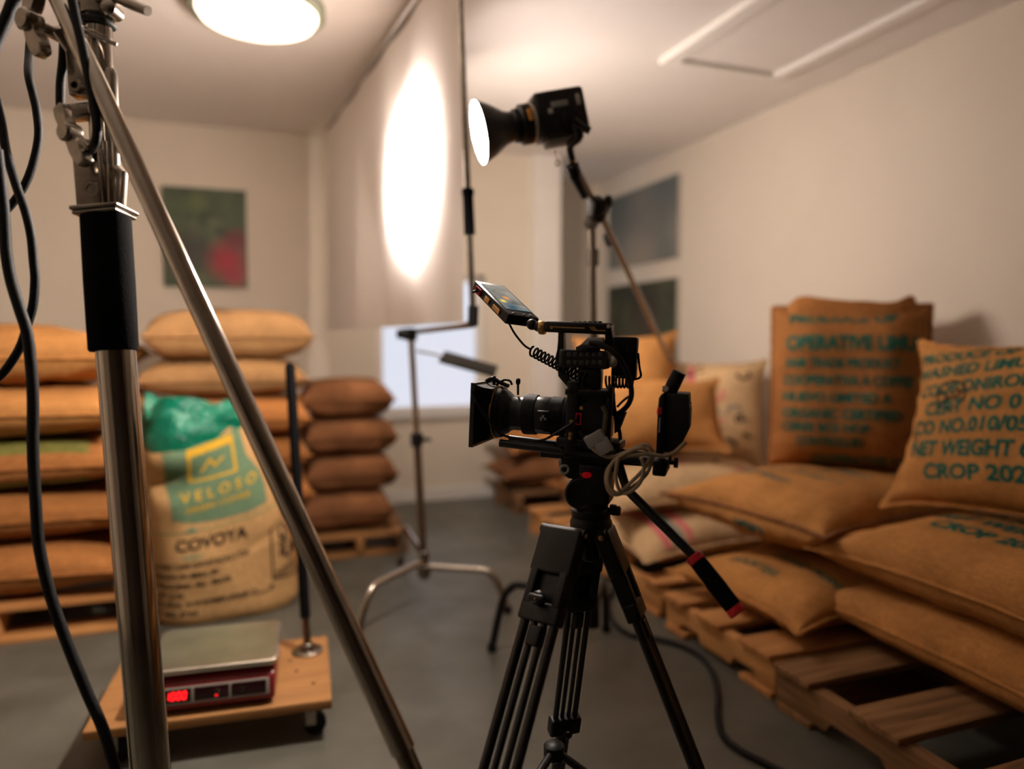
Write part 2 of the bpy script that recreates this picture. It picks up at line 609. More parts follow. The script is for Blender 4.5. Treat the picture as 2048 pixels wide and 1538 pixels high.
def make_sack(name, label, mat, loc, xdir, zdir, shape, prints=(), group=None, seam=True, na=44, nb=34, cat='sack', tie=None, seam_mat=None, sr=1.0):
    """loc: centre; xdir: long axis; zdir: the way the upper face looks. prints: (ink, side, items)"""
    R = frame_of(zdir, xdir)
    bm = bmesh.new()
    vid = {}

    def V(i, j, side):
        key = (i, j, 0 if i in (0, na) or j in (0, nb) else side)
        if key not in vid:
            a = math.sin(PI / 2 * (2 * i / na - 1))
            b = math.sin(PI / 2 * (2 * j / nb - 1))
            vid[key] = bm.verts.new(shape.at(a, b, side))
        return vid[key]
    for side in (1, -1):
        for i in range(na):
            for j in range(nb):
                f = (V(i, j, side), V(i + 1, j, side), V(i + 1, j + 1, side), V(i, j + 1, side))
                bm.faces.new(f if side > 0 else f[::-1])
    def ink_map(side):
        def f(x, y):
            a = max(-0.985, min(0.985, x / (shape.L / 2)))
            b = max(-0.985, min(0.985, y / (shape.Wd / 2) * (1 if side > 0 else -1)))
            return shape.at(a, b, side) + shape.normal(a, b, side) * 0.0016
        return f
    for k, (ink, side, items) in enumerate(prints):
        add_print(bm, items, ink_map(side), k + 1)
    me = bpy.data.meshes.new(name)
    bm.to_mesh(me)
    bm.free()
    me.polygons.foreach_set('use_smooth', [True] * len(me.polygons))
    me.materials.append(mat)
    for ink, side, items in prints:
        me.materials.append(ink)
    o = bpy.data.objects.new(name, me)
    COL.objects.link(o)
    o.matrix_world = Matrix.Translation(loc) @ R.to_4x4()
    tag(o, label, cat, group)
    if seam:
        pts = []
        N = 150
        for k in range(N):
            t = k / N * 4
            q = int(t)
            u = math.sin(PI / 2 * (2 * (t - q) - 1))
            a, b = [(u, -1), (1, u), (-u, 1), (-1, -u)][q]
            p = shape.at(a, b, 1)
            d = Vector((a if abs(a) == 1 else 0, b if abs(b) == 1 else 0, 0))
            pts.append(p + d * 0.006 + Vector((0, 0, 0.003 * noise.noise(p * 30))))
        sb = MB()
        rings = []
        for k, p in enumerate(pts):
            t = (pts[(k + 1) % N] - pts[k - 1]).normalized()
            u = Vector((0, 0, 1))
            rr = 0.0055 * sr * (1 + 0.25 * math.sin(k * 2.4))
            rings.append(sb.ring(p, u, t.cross(u).normalized(), rr * 0.8, rr * 1.5, 8))
        for k in range(N):
            sb.bridge(rings[k], rings[(k + 1) % N])
        sb.build('stitched_seam', seam_mat or mat, o)
    if tie is not None:
        a, b = tie
        p = shape.at(a, b, 1)
        tb = MB()
        d = Vector((a, b, 0.3)).normalized()
        tb.lathe(p - d * 0.02, d, [(0, 0.028), (0.02, 0.018), (0.035, 0.013), (0.05, 0.022), (0.065, 0.03), (0.07, 0.012)], 18)
        tb.build('tied_corner', mat, o)
        wb = MB()
        wb.torus(p + d * 0.015, d, 0.0145, 0.003, 20, 6)
        side = d.cross(Vector((0, 0, 1))).normalized()
        for q in (0.6, -0.3):
            wb.tube([p + d * 0.015 + side * 0.012, p + d * 0.03 + side * 0.04 + Vector((0, 0, q * 0.03)), p + d * 0.02 + side * 0.065 + Vector((0, 0, q * 0.05 - 0.02))], 0.0022, 6, smooth=4)
        wb.build('tie_string', INK_K, o)
    return o


# ------------------------------------------------------------------ pallets
def pallet(label, x0, x1, y0, y1, boards, mat, maty, h=0.144, notch=True, group=None, bt=0.022):
    """deck boards run along x at the given y intervals; stringers run along y"""
    t = thing('wooden_pallet', label, 'pallet', (x0, y0, 0), group)
    B = Vector((x0, y0, 0))
    for i, (a, b) in enumerate(boards):
        m = MB(B)
        dx = 0.012 * (i % 3 - 1)
        m.box(((x0 + x1) / 2 + dx * 0.3, (a + b) / 2, h - bt / 2), (x1 - x0 + dx, b - a, bt), bev=0.003)
        o = m.build('deck_board', mat, t)
    zs0, zs1 = 0.02, h - bt
    for xs in (x0 + 0.02, (x0 + x1) / 2, x1 - 0.06):
        m = MB(B)
        L = y1 - y0
        pts = [(y0, zs0)]
        if notch:
            for c in (0.25, 0.75):
                w = 0.11 * min(1, L)
                cy = y0 + L * c
                pts += [(cy - w, zs0), (cy - w * 0.8, zs0 + 0.035), (cy + w * 0.8, zs0 + 0.035), (cy + w, zs0)]
        pts += [(y1, zs0), (y1, zs1), (y0, zs1)]
        m.prism([(xs, y, z) for y, z in pts], (0.042, 0, 0), 0.002)
        m.build('stringer', maty, t)
    for a, b in (boards[0], boards[-1]):
        m = MB(B)
        m.box(((x0 + x1) / 2, (a + b) / 2, 0.01), (x1 - x0 - 0.02, b - a, 0.02), bev=0.002)
        m.build('bottom_board', mat, t)
    return t


pallet('dark weathered pallet under the two big sacks nearest the camera', 1.52, 2.72, 0.55, 1.805,
       [(0.56, 0.70), (0.80, 0.88), (1.0, 1.17), (1.335, 1.50), (1.65, 1.80)], W_OLD, W_OLDY, group='pallets along the wall')
pallet('fresh pale pallet jutting out beside the tripod under the USA sack', 1.535, 2.735, 1.83, 2.47,
       [(1.84, 2.0), (2.105, 2.25), (2.33, 2.465)], W_NEW, W_NEWY, group='pallets along the wall')
pallet('pallet behind the tripod under the pink striped sack', 1.56, 2.78, 2.55, 4.05,
       [(2.56, 2.69), (2.9, 3.05), (3.25, 3.4), (3.6, 3.75), (3.9, 4.04)], W_NEW, W_NEWY, group='pallets along the wall')

# near stack of two lying sacks and one leaning sack
make_sack('coffee_sack', 'plain lying jute sack directly on the dark weathered pallet, tied at one corner', B_TAN, (2.14, 1.43, 0.258), (-0.03, -1, 0), (0, 0, 1),
          Shape(1.0, 0.66, 0.215, 1.3, p=3.2, q=0.42, ear=0.03, droop=(0.0, 0.0), belly=0.03), tie=(-0.97, -0.93), group='sacks on the near pallets')
make_sack('coffee_sack', 'lying jute sack printed NET WEIGHT and CROP 2021, second from bottom on the dark pallet', B_TAN, (2.15, 1.40, 0.465), (-0.04, -1, 0), (-0.04, 0, 1),
          Shape(1.06, 0.68, 0.25, 4.1, p=3.0, q=0.42, ear=0.03, droop=(0.02, 0.0)),
          prints=[(INK_G, 1, [{'text': 'CO NO.010/0559', 's': 0.075, 'x': -0.30, 'y': 0.055, 'w': 0.5, 'bold': 0.045, 'rot': 0.06},
                              {'text': 'NET WEIGHT 60 KG', 's': 0.085, 'x': -0.34, 'y': -0.055, 'w': 0.62, 'bold': 0.045, 'rot': 0.06},
                              {'text': 'CROP 2021', 's': 0.085, 'x': -0.27, 'y': -0.165, 'w': 0.36, 'bold': 0.045, 'rot': 0.06}])], group='sacks on the near pallets')
LIMU = [('PRODUCE OF ETHIOPIA', 0.056, -0.46, 0.20, 0.66), ('WASHED LIMU GRADE 2', 0.062, -0.46, 0.137, 0.72), ('COOP DNIROMELA', 0.062, -0.43, 0.073, 0.56),
        ('CERT NO 010', 0.066, -0.385, 0.008, 0.45), ('CO NO.010/0559', 0.066, -0.42, -0.062, 0.52), ('NET WEIGHT 60 KG', 0.074, -0.405, -0.138, 0.60), ('CROP 2021', 0.072, -0.325, -0.213, 0.40)]
ring_pts = [(-0.275 + 0.062 * math.cos(k / 20 * 2 * PI), 0.082 + 0.05 * math.sin(k / 20 * 2 * PI)) for k in range(21)]
curl = [(-0.335, 0.08), (-0.31, 0.095), (-0.29, 0.075), (-0.305, 0.05), (-0.28, 0.07), (-0.24, 0.075), (-0.23, 0.09), (-0.25, 0.1), (-0.265, 0.085)]
make_sack('coffee_sack', 'upright jute sack with LIMU and CERT NO print leaning back above the dark pallet', B_TAN, (2.27, 1.505, 0.878), (0.03, -1, 0.055), (-1, 0.02, 0.34),
          Shape(0.98, 0.57, 0.22, 2.2, p=2.8, q=0.45, ear=0.03, pinch=0.09),
          prints=[(INK_G, 1, [{'text': t, 's': s, 'x': x, 'y': y, 'w': w, 'bold': 0.038, 'rot': 0.05 + 0.16 * max(y + 0.15, 0)} for t, s, x, y, w in LIMU]),
                  (INK_K, 1, stroke(ring_pts, 0.006) + stroke(curl, 0.008) + stroke([(-0.43, -0.05), (-0.39, -0.085)], 0.008))], group='sacks on the near pallets')

# second stack: two lying sacks and one standing open sack
make_sack('coffee_sack', 'lying jute sack on the pale pallet below the USA sack, green print along its top', B_TAN, (2.12, 2.17, 0.245), (1, 0.06, 0), (0, 0, 1),
          Shape(1.0, 0.62, 0.20, 5.7, p=3.0, q=0.42, ear=0.035, droop=(0.02, 0)),
          prints=[(INK_G, 1, [{'text': 'CERTIFIED ORGANIC', 's': 0.055, 'x': -0.28, 'y': 0.05, 'rot': -PI / 2, 'w': 0.34}, {'text': 'EXPORTERS', 's': 0.055, 'x': -0.40, 'y': 0.16, 'rot': -PI / 2, 'w': 0.24}])], group='sacks on the near pallets')
make_sack('coffee_sack', 'plump lying jute sack with USA printed on its front edge below the open standing sack', B_TAN, (2.24, 2.36, 0.492), (0.96, 0.22, 0), (0.03, -0.02, 1),
          Shape(1.06, 0.68, 0.24, 8.2, p=2.9, q=0.46, ear=0.03, droop=(0.0, 0.0), bottom=1.2, belly=0.07),
          prints=[(INK_B, 1, [{'text': 'CERTIFIED', 's': 0.055, 'x': -0.33, 'y': 0.22, 'rot': -PI / 2, 'w': 0.26}, {'text': 'FAIR ORGANIC', 's': 0.05, 'x': -0.2, 'y': 0.16, 'rot': -PI / 2, 'w': 0.36},
                              {'text': 'PRODUCT', 's': 0.05, 'x': -0.08, 'y': 0.1, 'rot': -PI / 2, 'w': 0.26}, {'text': 'OF PERU', 's': 0.05, 'x': 0.04, 'y': 0.1, 'rot': -PI / 2, 'w': 0.26}]),
                  (INK_B, -1, [{'text': 'USA', 's': 0.040, 'x': -0.5235, 'y': 0.09, 'rot': -PI / 2, 'w': 0.13, 'bold': 0.05}])], group='sacks on the near pallets', seam_mat=B_DRK, sr=1.5)
SB = [('PRODUCE OF', 0.055, -0.24, 0.27, 0.42), ('OPERATIVE LIMU', 0.085, -0.25, 0.15, 0.50), ('FAIR TRADE PRODUCT', 0.05, -0.25, 0.075, 0.44), ('COOPERATIVA A COFFEE', 0.055, -0.26, 0.0, 0.50),
      ('NUEVO LIMITED A', 0.052, -0.26, -0.07, 0.42), ('ORGANIC CERTIFIED', 0.055, -0.26, -0.14, 0.46), ('CERES BCS NOP', 0.048, -0.26, -0.195, 0.34), ('CONTROLLED', 0.05, -0.2, -0.255, 0.26), ('COOPERATIVES KG', 0.05, -0.14, -0.33, 0.36)]
ss = make_sack('coffee_sack', 'tall standing jute sack with rolled open top and green lettering against the right wall', B_BRN, (2.45, 2.47, 0.945), (0.74, -0.67, 0), (-0.67, -0.73, 0.10),
               Shape(0.62, 0.70, 0.40, 3.6, p=3.0, q=0.46, ear=0.0, pinch=0.02, crown=0.10, lump=0.022),
               prints=[(INK_G, 1, [{'text': t, 's': s, 'x': x, 'y': y, 'w': w, 'bold': 0.05} for t, s, x, y, w in SB])], group='sacks on the near pallets')
m = MB()
rim = []
for k in range(61):
    a = 2 * PI * k / 60
    c, s_ = math.cos(a), math.sin(a)
    rim.append(Vector((0.24 * math.copysign(abs(c) ** 0.6, c), 0.345 + 0.018 * math.sin(3 * a + 1), 0.105 * math.copysign(abs(s_) ** 0.8, s_))))
prof = [(1.12, -0.07), (1.08, -0.02), (1.06, 0.015), (1.0, 0.028), (0.94, 0.018), (0.88, -0.02), (0.5, -0.045), (0.02, -0.05)]
rings = [[m.bm.verts.new(Vector((p.x * k, p.y + dy + 0.004 * noise.noise(p * 20 + Vector((k, 0, 0))), p.z * k))) for p in rim[:-1]] for k, dy in prof]
for a, b in zip(rings, rings[1:]):
    m.bridge(a, b)
m.build('rolled_rim', B_BRN, ss)

# third stack: printed pale sacks behind the tripod
PK = [{'poly': [(-0.16, -0.32), (-0.13, -0.32), (-0.13, 0.32), (-0.16, 0.32)]}, {'poly': [(-0.05, -0.32), (-0.02, -0.32), (-0.02, 0.32), (-0.05, 0.32)]}]
GY = [{'poly': [(-0.12, -0.32), (-0.06, -0.32), (-0.06, 0.32), (-0.12, 0.32)]}]


def blots(seed, n, w, h):
    r = random.Random(seed)
    out = []
    for _ in range(n):
        cx, cy = r.uniform(-w, w), r.uniform(-h, h)
        k = r.uniform(0.02, 0.055)
        a0 = r.uniform(0, PI)
        out += stroke([(cx + k * math.cos(a0 + q * 0.55), cy + k * 0.8 * math.sin(a0 + q * 0.55)) for q in range(r.randint(3, 8))], r.uniform(0.010, 0.022))
    return out


make_sack('coffee_sack', 'pale lying sack with a pink and grey stripe, lowest behind the tripod', B_PAL, (2.02, 3.02, 0.25), (1, 0.1, 0), (0, 0, 1),
          Shape(0.95, 0.62, 0.22, 6.1, p=2.6, q=0.5, droop=(0.02, 0.02)),
          prints=[(INK_P, 1, [{'poly': [(-0.36, -0.30), (-0.325, -0.30), (-0.325, 0.30), (-0.36, 0.30)]}, {'poly': [(-0.23, -0.30), (-0.195, -0.30), (-0.195, 0.30), (-0.23, 0.30)]}]),
                  (INK_P, -1, [{'poly': [(-0.36, -0.30), (-0.325, -0.30), (-0.325, 0.30), (-0.36, 0.30)]}, {'poly': [(-0.23, -0.30), (-0.195, -0.30), (-0.195, 0.30), (-0.23, 0.30)]}]),
                  (INK_GR, 1, [{'poly': [(-0.31, -0.30), (-0.245, -0.30), (-0.245, 0.30), (-0.31, 0.30)]}]),
                  (INK_GR, -1, [{'poly': [(-0.31, -0.30), (-0.245, -0.30), (-0.245, 0.30), (-0.31, 0.30)]}])], group='pale printed sacks')
make_sack('coffee_sack', 'pale lying sack with blurred pink and black print under the upright printed sack', B_PAL, (2.06, 3.12, 0.445), (1, -0.12, 0), (0, -0.04, 1),
          Shape(1.0, 0.62, 0.21, 7.4, p=2.6, q=0.5, droop=(0.03, 0.02)),
          prints=[(INK_K, 1, blots(3, 12, 0.4, 0.24)), (INK_P, 1, blots(9, 10, 0.42, 0.26))], group='pale printed sacks')
make_sack('coffee_sack', 'pale upright sack with pink stripe and black emblem behind the camera battery', B_PAL, (2.50, 3.58, 0.72), (0.80, -0.60, 0), (-0.58, -0.76, 0.24),
          Shape(0.62, 0.60, 0.26, 9.9, p=2.8, q=0.46),
          prints=[(INK_K, 1, blots(21, 16, 0.26, 0.24)), (INK_P, 1, [{'poly': [(-0.12, -0.1), (-0.075, -0.1), (-0.06, 0.28), (-0.1, 0.28)]}] + blots(5, 4, 0.2, 0.2)),
                  (INK_GR, 1, blots(8, 5, 0.26, 0.24))], group='pale printed sacks')
make_sack('coffee_sack', 'light brown sack slumped behind the camera body', B_TAN, (1.95, 3.22, 0.76), (0.9, -0.43, 0), (-0.5, -0.8, 0.9),
          Shape(0.62, 0.42, 0.28, 12.4, p=2.2, q=0.55, lump=0.03), group='brown sacks behind the camera')
make_sack('coffee_sack', 'light brown sack with twisted tied top at the lower end of the boom arm', B_TAN, (2.06, 3.74, 0.93), (0.8, -0.6, 0.1), (-0.5, -0.8, 0.4),
          Shape(0.56, 0.50, 0.32, 14.2, p=2.2, q=0.55, lump=0.03), tie=(-0.3, 0.96), group='brown sacks behind the camera')
make_sack('coffee_sack', 'brown lying sack half hidden under the slumped sack behind the camera', B_BRN, (2.26, 3.72, 0.28), (1, 0, 0), (0, 0, 1),
          Shape(1.1, 0.64, 0.27, 16.0), group='brown sacks behind the camera')
make_sack('coffee_sack', 'brown lying sack under the twisted top sack', B_BRN, (1.93, 3.74, 0.54), (1, 0.1, 0), (0, 0, 1),
          Shape(0.68, 0.58, 0.25, 17.3), group='brown sacks behind the camera')
make_sack('coffee_sack', 'small brown sack low against the back wall beside the white corner post', B_BRN, (1.84, 4.66, 0.50), (1, 0.2, 0), (0, -0.3, 1),
          Shape(0.55, 0.42, 0.22, 18.1, p=2.2), cat='sack')
pallet('low dark pallet under the small sack by the white corner post', 1.62, 2.35, 4.42, 4.9, [(4.44, 4.58), (4.74, 4.88)], W_OLD, W_OLDY, h=0.14)
make_sack('coffee_sack', 'dark sack under the small brown sack near the white corner post', B_DRK, (1.90, 4.66, 0.25), (1, 0.0, 0), (0, 0, 1),
          Shape(0.66, 0.46, 0.24, 18.9, p=2.4), cat='sack')

# left stacks
SL = 'wide sacks in the tall stack at the far left'
names = ['lowest sack of the far left stack, resting on the low timber pallet', 'second sack from the bottom of the far left stack, olive printed edge', 'middle sack of the far left stack, olive green print at one end', 'plain second sack from the top of the far left stack', 'topmost wrinkled sack of the far left stack']
pallet('pale timber pallet under the far left stack of sacks', -1.55, -0.36, 3.16, 4.1, [(3.17, 3.3), (3.45, 3.6), (3.75, 3.9), (3.97, 4.09)], W_NEW, W_NEWY)
for i, nm in enumerate(names):
    z = 0.25 + i * 0.205 + (0.01 if i == 4 else 0)
    pr = []
    if i in (1, 2):
        pr = [(plain('olive_ink', (0.20, 0.19, 0.05), 0.9, var=0.3, scale=60, spec=0.1), -1 if i == 2 else 1, [{'poly': [(0.02, -0.1), (0.42, -0.1), (0.42, 0.33), (0.02, 0.33)]}]),
              (MATS['olive_ink'], -1 if i == 1 else 1, [{'poly': [(-0.1, -0.34), (0.42, -0.34), (0.42, -0.12), (-0.1, -0.12)]}])]
    make_sack('coffee_sack', nm, B_TAN if i > 2 else B_BRN, (-1.03 + 0.02 * (i % 2), 3.52 + 0.015 * ((i * 2) % 3), z), (1, 0.03 * (i % 3 - 1), 0), (0, 0, 1),
              Shape(1.14, 0.72, 0.207 if i < 4 else 0.24, 20.3 + i * 1.7, p=3.4, q=0.38, ear=0.015, lump=0.012 if i < 4 else 0.03, wr=0.006 if i < 4 else 0.02), prints=pr, group=SL, na=36, nb=28)
S2 = 'narrower sacks in the stack behind the open green lined bag'
n2 = ['bottom sack of the stack behind the green lined bag', 'second lowest sack of the stack behind the green lined bag', 'third lowest sack of the stack behind the green lined bag', 'third sack from the top of the stack behind the green lined bag',
      'flat sack with faint black print second from the top behind the green lined bag', 'domed top sack with faint black print behind the green lined bag']
pallet('pale pallet under the stack behind the green lined bag', -0.42, 0.205, 3.51, 4.3, [(3.52, 3.66), (3.85, 4.0), (4.15, 4.29)], W_NEW, W_NEWY)
for i, nm in enumerate(n2):
    z = 0.235 + i * 0.183 + (0.02 if i == 5 else 0)
    T = 0.187 if i < 5 else 0.25
    pr = []
    if i >= 4:
        pr = [(INK_K, 1, [{'text': 'CAFE DO BRASIL', 's': 0.05, 'x': -0.26, 'y': -0.16, 'w': 0.3}, {'text': 'ARABICA 60 KG', 's': 0.045, 'x': -0.24, 'y': -0.23, 'w': 0.24}])]
    make_sack('coffee_sack', nm, B_STRAW if i > 3 else B_BRN, (-0.105 + 0.02 * (i % 2), 3.86 + 0.02 * (i % 3), z), (1, -0.06 + 0.04 * (i % 3), 0), (0, -0.02, 1),
              Shape(0.72, 0.62, T, 31.3 + i * 2.3, p=4.8, q=0.36, ear=0.008), prints=pr, group=S2, na=36, nb=28)
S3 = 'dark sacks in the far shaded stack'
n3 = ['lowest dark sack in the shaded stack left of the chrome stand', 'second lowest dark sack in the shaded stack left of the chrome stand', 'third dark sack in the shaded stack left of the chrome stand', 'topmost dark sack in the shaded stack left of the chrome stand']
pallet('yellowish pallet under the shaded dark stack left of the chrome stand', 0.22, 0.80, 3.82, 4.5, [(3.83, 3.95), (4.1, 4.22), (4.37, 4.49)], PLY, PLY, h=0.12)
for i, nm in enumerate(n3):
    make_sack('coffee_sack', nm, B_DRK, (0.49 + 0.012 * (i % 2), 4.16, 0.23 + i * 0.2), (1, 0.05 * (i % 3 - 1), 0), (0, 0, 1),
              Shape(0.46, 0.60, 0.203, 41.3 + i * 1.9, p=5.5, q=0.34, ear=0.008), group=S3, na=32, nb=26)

# ------------------------------------------------------------------ pictures on the walls
def picture(label, name, corner, ux, uz, thick, mat):
    """corner: lower left seen from the room; ux, uz edge vectors"""
    c = Vector(corner)
    ux, uz = Vector(ux), Vector(uz)
    n = ux.cross(uz).normalized()
    t = thing(name, label, 'picture', c)
    m = MB(c); m.prism([c, c + ux, c + ux + uz, c + uz], n * thick, 0.003)
    m.build('canvas', plain('canvas_edge', (0.5, 0.46, 0.4), 0.8), t, smooth=False)
    e = 0.006
    m = MB(c)
    o = n * (thick + 0.001)
    m.prism([c + o, c + ux + o, c + ux + uz + o, c + uz + o], n * 0.001)
    m.build('printed_image', mat, t, smooth=False)
    return t


def blob_mat(name, stops, scale, blobs, dist=0.5):
    m, nt, b, r = ramp_mat(name, stops, scale, 0.5, dist, 4)
    L = nt.links.new
    tc = nt.nodes.new('ShaderNodeTexCoord')
    last = r.outputs[0]
    for (cx, cy, cz), rad, col in blobs:
        sb = nt.nodes.new('ShaderNodeVectorMath'); sb.operation = 'DISTANCE'
        sb.inputs[1].default_value = (cx, cy, cz)
        L(tc.outputs['Object'], sb.inputs[0])
        mr = nt.nodes.new('ShaderNodeMapRange')
        mr.inputs[1].default_value = rad * 0.2; mr.inputs[2].default_value = rad
        mr.inputs[3].default_value = 1; mr.inputs[4].default_value = 0
        L(sb.outputs['Value'], mr.inputs[0])
        mx = nt.nodes.new('ShaderNodeMix'); mx.data_type = 'RGBA'
        L(mr.outputs[0], mx.inputs[0]); L(last, mx.inputs[6])
        mx.inputs[7].default_value = (*col, 1)
        last = mx.outputs[2]
    L(last, b.inputs['Base Color'])
    return m


leafy = blob_mat('leaf_print', [(0.3, (0.02, 0.022, 0.016)), (0.5, (0.05, 0.075, 0.03)), (0.7, (0.10, 0.12, 0.055))], 7,
                 [((0.37, 0, 0.17), 0.17, (0.34, 0.004, 0.018)), ((0.43, 0, 0.30), 0.11, (0.16, 0.006, 0.015)), ((0.12, 0, 0.22), 0.2, (0.035, 0.028, 0.022)), ((0.42, 0, 0.07), 0.10, (0.30, 0.004, 0.02)), ((0.2, 0, 0.53), 0.1, (0.10, 0.13, 0.04))])
picture('square leafy picture with a red fruit blotch on the back wall above the left stacks', 'wall_picture', (-0.49, YB, 1.485), (0.49, 0, 0), (0, 0, 0.62), 0.03, leafy)
haze = blob_mat('misty_print', [(0.3, (0.12, 0.125, 0.115)), (0.5, (0.165, 0.165, 0.15)), (0.7, (0.24, 0.22, 0.19))], 1.6,
                [((0, 0.0, 0.66), 0.5, (0.075, 0.095, 0.10)), ((0, -0.9, 0.6), 0.4, (0.10, 0.12, 0.12)), ((0, -0.5, 0.0), 0.35, (0.27, 0.235, 0.19))], 0.2)
picture('upper blue grey misty picture at the far end of the right wall', 'wall_picture', (XW, 5.53, 1.74), (0, -1.05, 0), (0, 0, 0.585), 0.03, haze)
wood_print = blob_mat('forest_print', [(0.3, (0.014, 0.016, 0.011)), (0.5, (0.035, 0.036, 0.018)), (0.7, (0.06, 0.07, 0.03))], 4,
                      [((0, -0.98, 0.3), 0.22, (0.045, 0.07, 0.03)), ((0, -0.6, 0.42), 0.3, (0.05, 0.035, 0.02))])
picture('lower dark green picture at the far end of the right wall', 'wall_picture', (XW, 5.53, 0.86), (0, -1.05, 0), (0, 0, 0.735), 0.03, wood_print)

# ------------------------------------------------------------------ diffusion cloth on its pole, chrome stand
cloth = bpy.data.materials.new('diffusion_cloth'); cloth.use_nodes = True
nt = cloth.node_tree; nt.nodes.remove(nt.nodes['Principled BSDF'])
df = nt.nodes.new('ShaderNodeBsdfDiffuse'); tl = nt.nodes.new('ShaderNodeBsdfTranslucent')
df.inputs[0].default_value = (0.80, 0.74, 0.67, 1); tl.inputs[0].default_value = (0.86, 0.80, 0.76, 1)
mxs = nt.nodes.new('ShaderNodeMixShader'); mxs.inputs[0].default_value = 0.5
tcn = nt.nodes.new('ShaderNodeTexCoord'); wv = nt.nodes.new('ShaderNodeTexNoise'); wv.inputs['Scale'].default_value = 300
bp = nt.nodes.new('ShaderNodeBump'); bp.inputs['Strength'].default_value = 0.1; bp.inputs['Distance'].default_value = 0.001
nt.links.new(tcn.outputs['Object'], wv.inputs['Vector']); nt.links.new(wv.outputs[0], bp.inputs['Height']); nt.links.new(bp.outputs[0], df.inputs['Normal'])
nt.links.new(df.outputs[0], mxs.inputs[1]); nt.links.new(tl.outputs[0], mxs.inputs[2]); nt.links.new(mxs.outputs[0], nt.nodes['Material Output'].inputs[0])
SN, SF = Vector((0.685, 2.36, 0)), Vector((0.485, 4.72, 0))
SZ0, SZ1 = 1.21, 2.455
sd = (SF - SN).normalized()
sn = Vector((-sd.y, sd.x, 0))
t = thing('diffusion_screen', 'tall white diffusion cloth on a pole with a black grip, beside the studio lamp', 'diffusion screen', (SN.x, SN.y, SZ0))
m = MB((SN.x, SN.y, SZ0))
nx, nz = 40, 20
gv = [[None] * (nz + 1) for _ in range(nx + 1)]
for i in range(nx + 1):
    for j in range(nz + 1):
        u, v = i / nx, j / nz
        p = SN.lerp(SF, u)
        p.z = SZ0 + (SZ1 - SZ0) * v
        p += sn * (0.012 * math.sin(u * 14) * (1 - v) + 0.006 * math.sin(u * 31 + 2))
        gv[i][j] = m.bm.verts.new(p - m.base)
for i in range(nx):
    for j in range(nz):
        m.bm.faces.new((gv[i][j], gv[i + 1][j], gv[i + 1][j + 1], gv[i][j + 1]))
m.build('cloth', cloth, t)
m = MB((SN.x, SN.y, SZ0)); m.tube([(SN.x, SN.y, SZ1), (SF.x, SF.y, SZ1)], 0.012); m.build('top_bar', STEEL, t)
ptop = Vector((SN.x - 0.02, SN.y, 2.47)); pbot = P(946, 632, 2.43)
m = MB((SN.x, SN.y, SZ0)); m.tube([ptop, pbot], 0.0105); m.build('side_pole', STEEL, t)
g0, g1 = ptop.lerp(pbot, 0.0), pbot
def on_pole(py):
    best = min((abs((EYE + (q - EYE)).z - 0), 0) for q in [ptop]) if False else None
    lo, hi = 0.0, 1.0
    for _ in range(40):
        mid = (lo + hi) / 2
        q = ptop.lerp(pbot, mid) - EYE
        y = 769 - F * q.dot(UP) / q.dot(FW)
        lo, hi = (mid, hi) if y < py else (lo, mid)
    return ptop.lerp(pbot, lo)
a, b_ = on_pole(376), on_pole(470)
m = MB((SN.x, SN.y, SZ0)); d = b_ - a; l = d.length
m.lathe(a, d, [(0, 0.012), (0.004, 0.0205), (0.02, 0.0205), (0.03, 0.0175), (l - 0.012, 0.0185), (l - 0.004, 0.0195), (l, 0.012)], 28); m.build('grip', FOAM, t)
HUB = Vector((0.69, 3.02, 0.17))
CT = P(822, 668, 3.10)
m = MB((SN.x, SN.y, SZ0)); m.tube([pbot, P(944, 648, 2.45), P(925, 652, 2.55), P(835, 663, 3.06)], [0.012, 0.014, 0.011, 0.011]); m.build('bottom_bar', STEEL, t)
m = MB((SN.x, SN.y, SZ0)); m.tube([P(947, 612, 2.43), P(946, 652, 2.43)], 0.018); m.build('corner_joint', BLACK, t)

t = thing('light_stand', 'chrome stand with bent legs holding the diffusion cloth, left of the tripod', 'stand', (HUB.x, HUB.y, 0))
bs = Vector((HUB.x, HUB.y, 0))
m = MB(bs); m.tube([HUB + Vector((0, 0, -0.05)), HUB.lerp(CT, 0.55)], 0.0175); m.build('lower_column', STEEL, t)
m = MB(bs); m.tube([HUB.lerp(CT, 0.5), CT], 0.0135); m.build('upper_column', CHROME, t)
m = MB(bs); q = HUB.lerp(CT, 0.55); m.lathe(q - Vector((0, 0, 0.03)), UPZ, [(0, 0.02), (0.005, 0.027), (0.055, 0.027), (0.06, 0.02)]); m.tube([q, q + RT * 0.06], 0.008); m.build('collar', BLACK, t)
m = MB(bs); m.lathe(CT - Vector((0, 0, 0.03)), UPZ, [(0, 0.016), (0.004, 0.026), (0.05, 0.026), (0.055, 0.015)]); m.lathe(CT - RT * 0.06, RT, [(0, 0.018), (0.03, 0.024), (0.08, 0.024), (0.085, 0.01)]); m.build('grip_head', BLACK, t)
def bent_leg(hub, foot, z0, mat, t, bs, r=0.0125, drop=0.72):
    dv = Vector((foot.x - hub.x, foot.y - hub.y, 0))
    k = hub + dv * drop; k.z = z0
    k1 = hub + dv * (drop + 0.10); k1.z = z0 - 0.02
    k2 = hub + dv * (drop + 0.19); k2.z = z0 - 0.075
    a = hub.copy(); a.z = z0
    f = Vector((foot.x, foot.y, 0.012))
    m = MB(bs); m.tube([a, hub + dv * 0.4 + Vector((0, 0, z0 - hub.z)), k, k1, k2, f], r, smooth=4); m.build('leg', mat, t)
    m = MB(bs); m.lathe(f - Vector((0, 0, 0.012)), UPZ, [(0, r + 0.004), (0.02, r + 0.004), (0.03, r)], 16); m.build('rubber_foot', RUBBER, t)
bent_leg(HUB, G(715, 1290, 0), 0.20, CHROME, t, bs, 0.014)
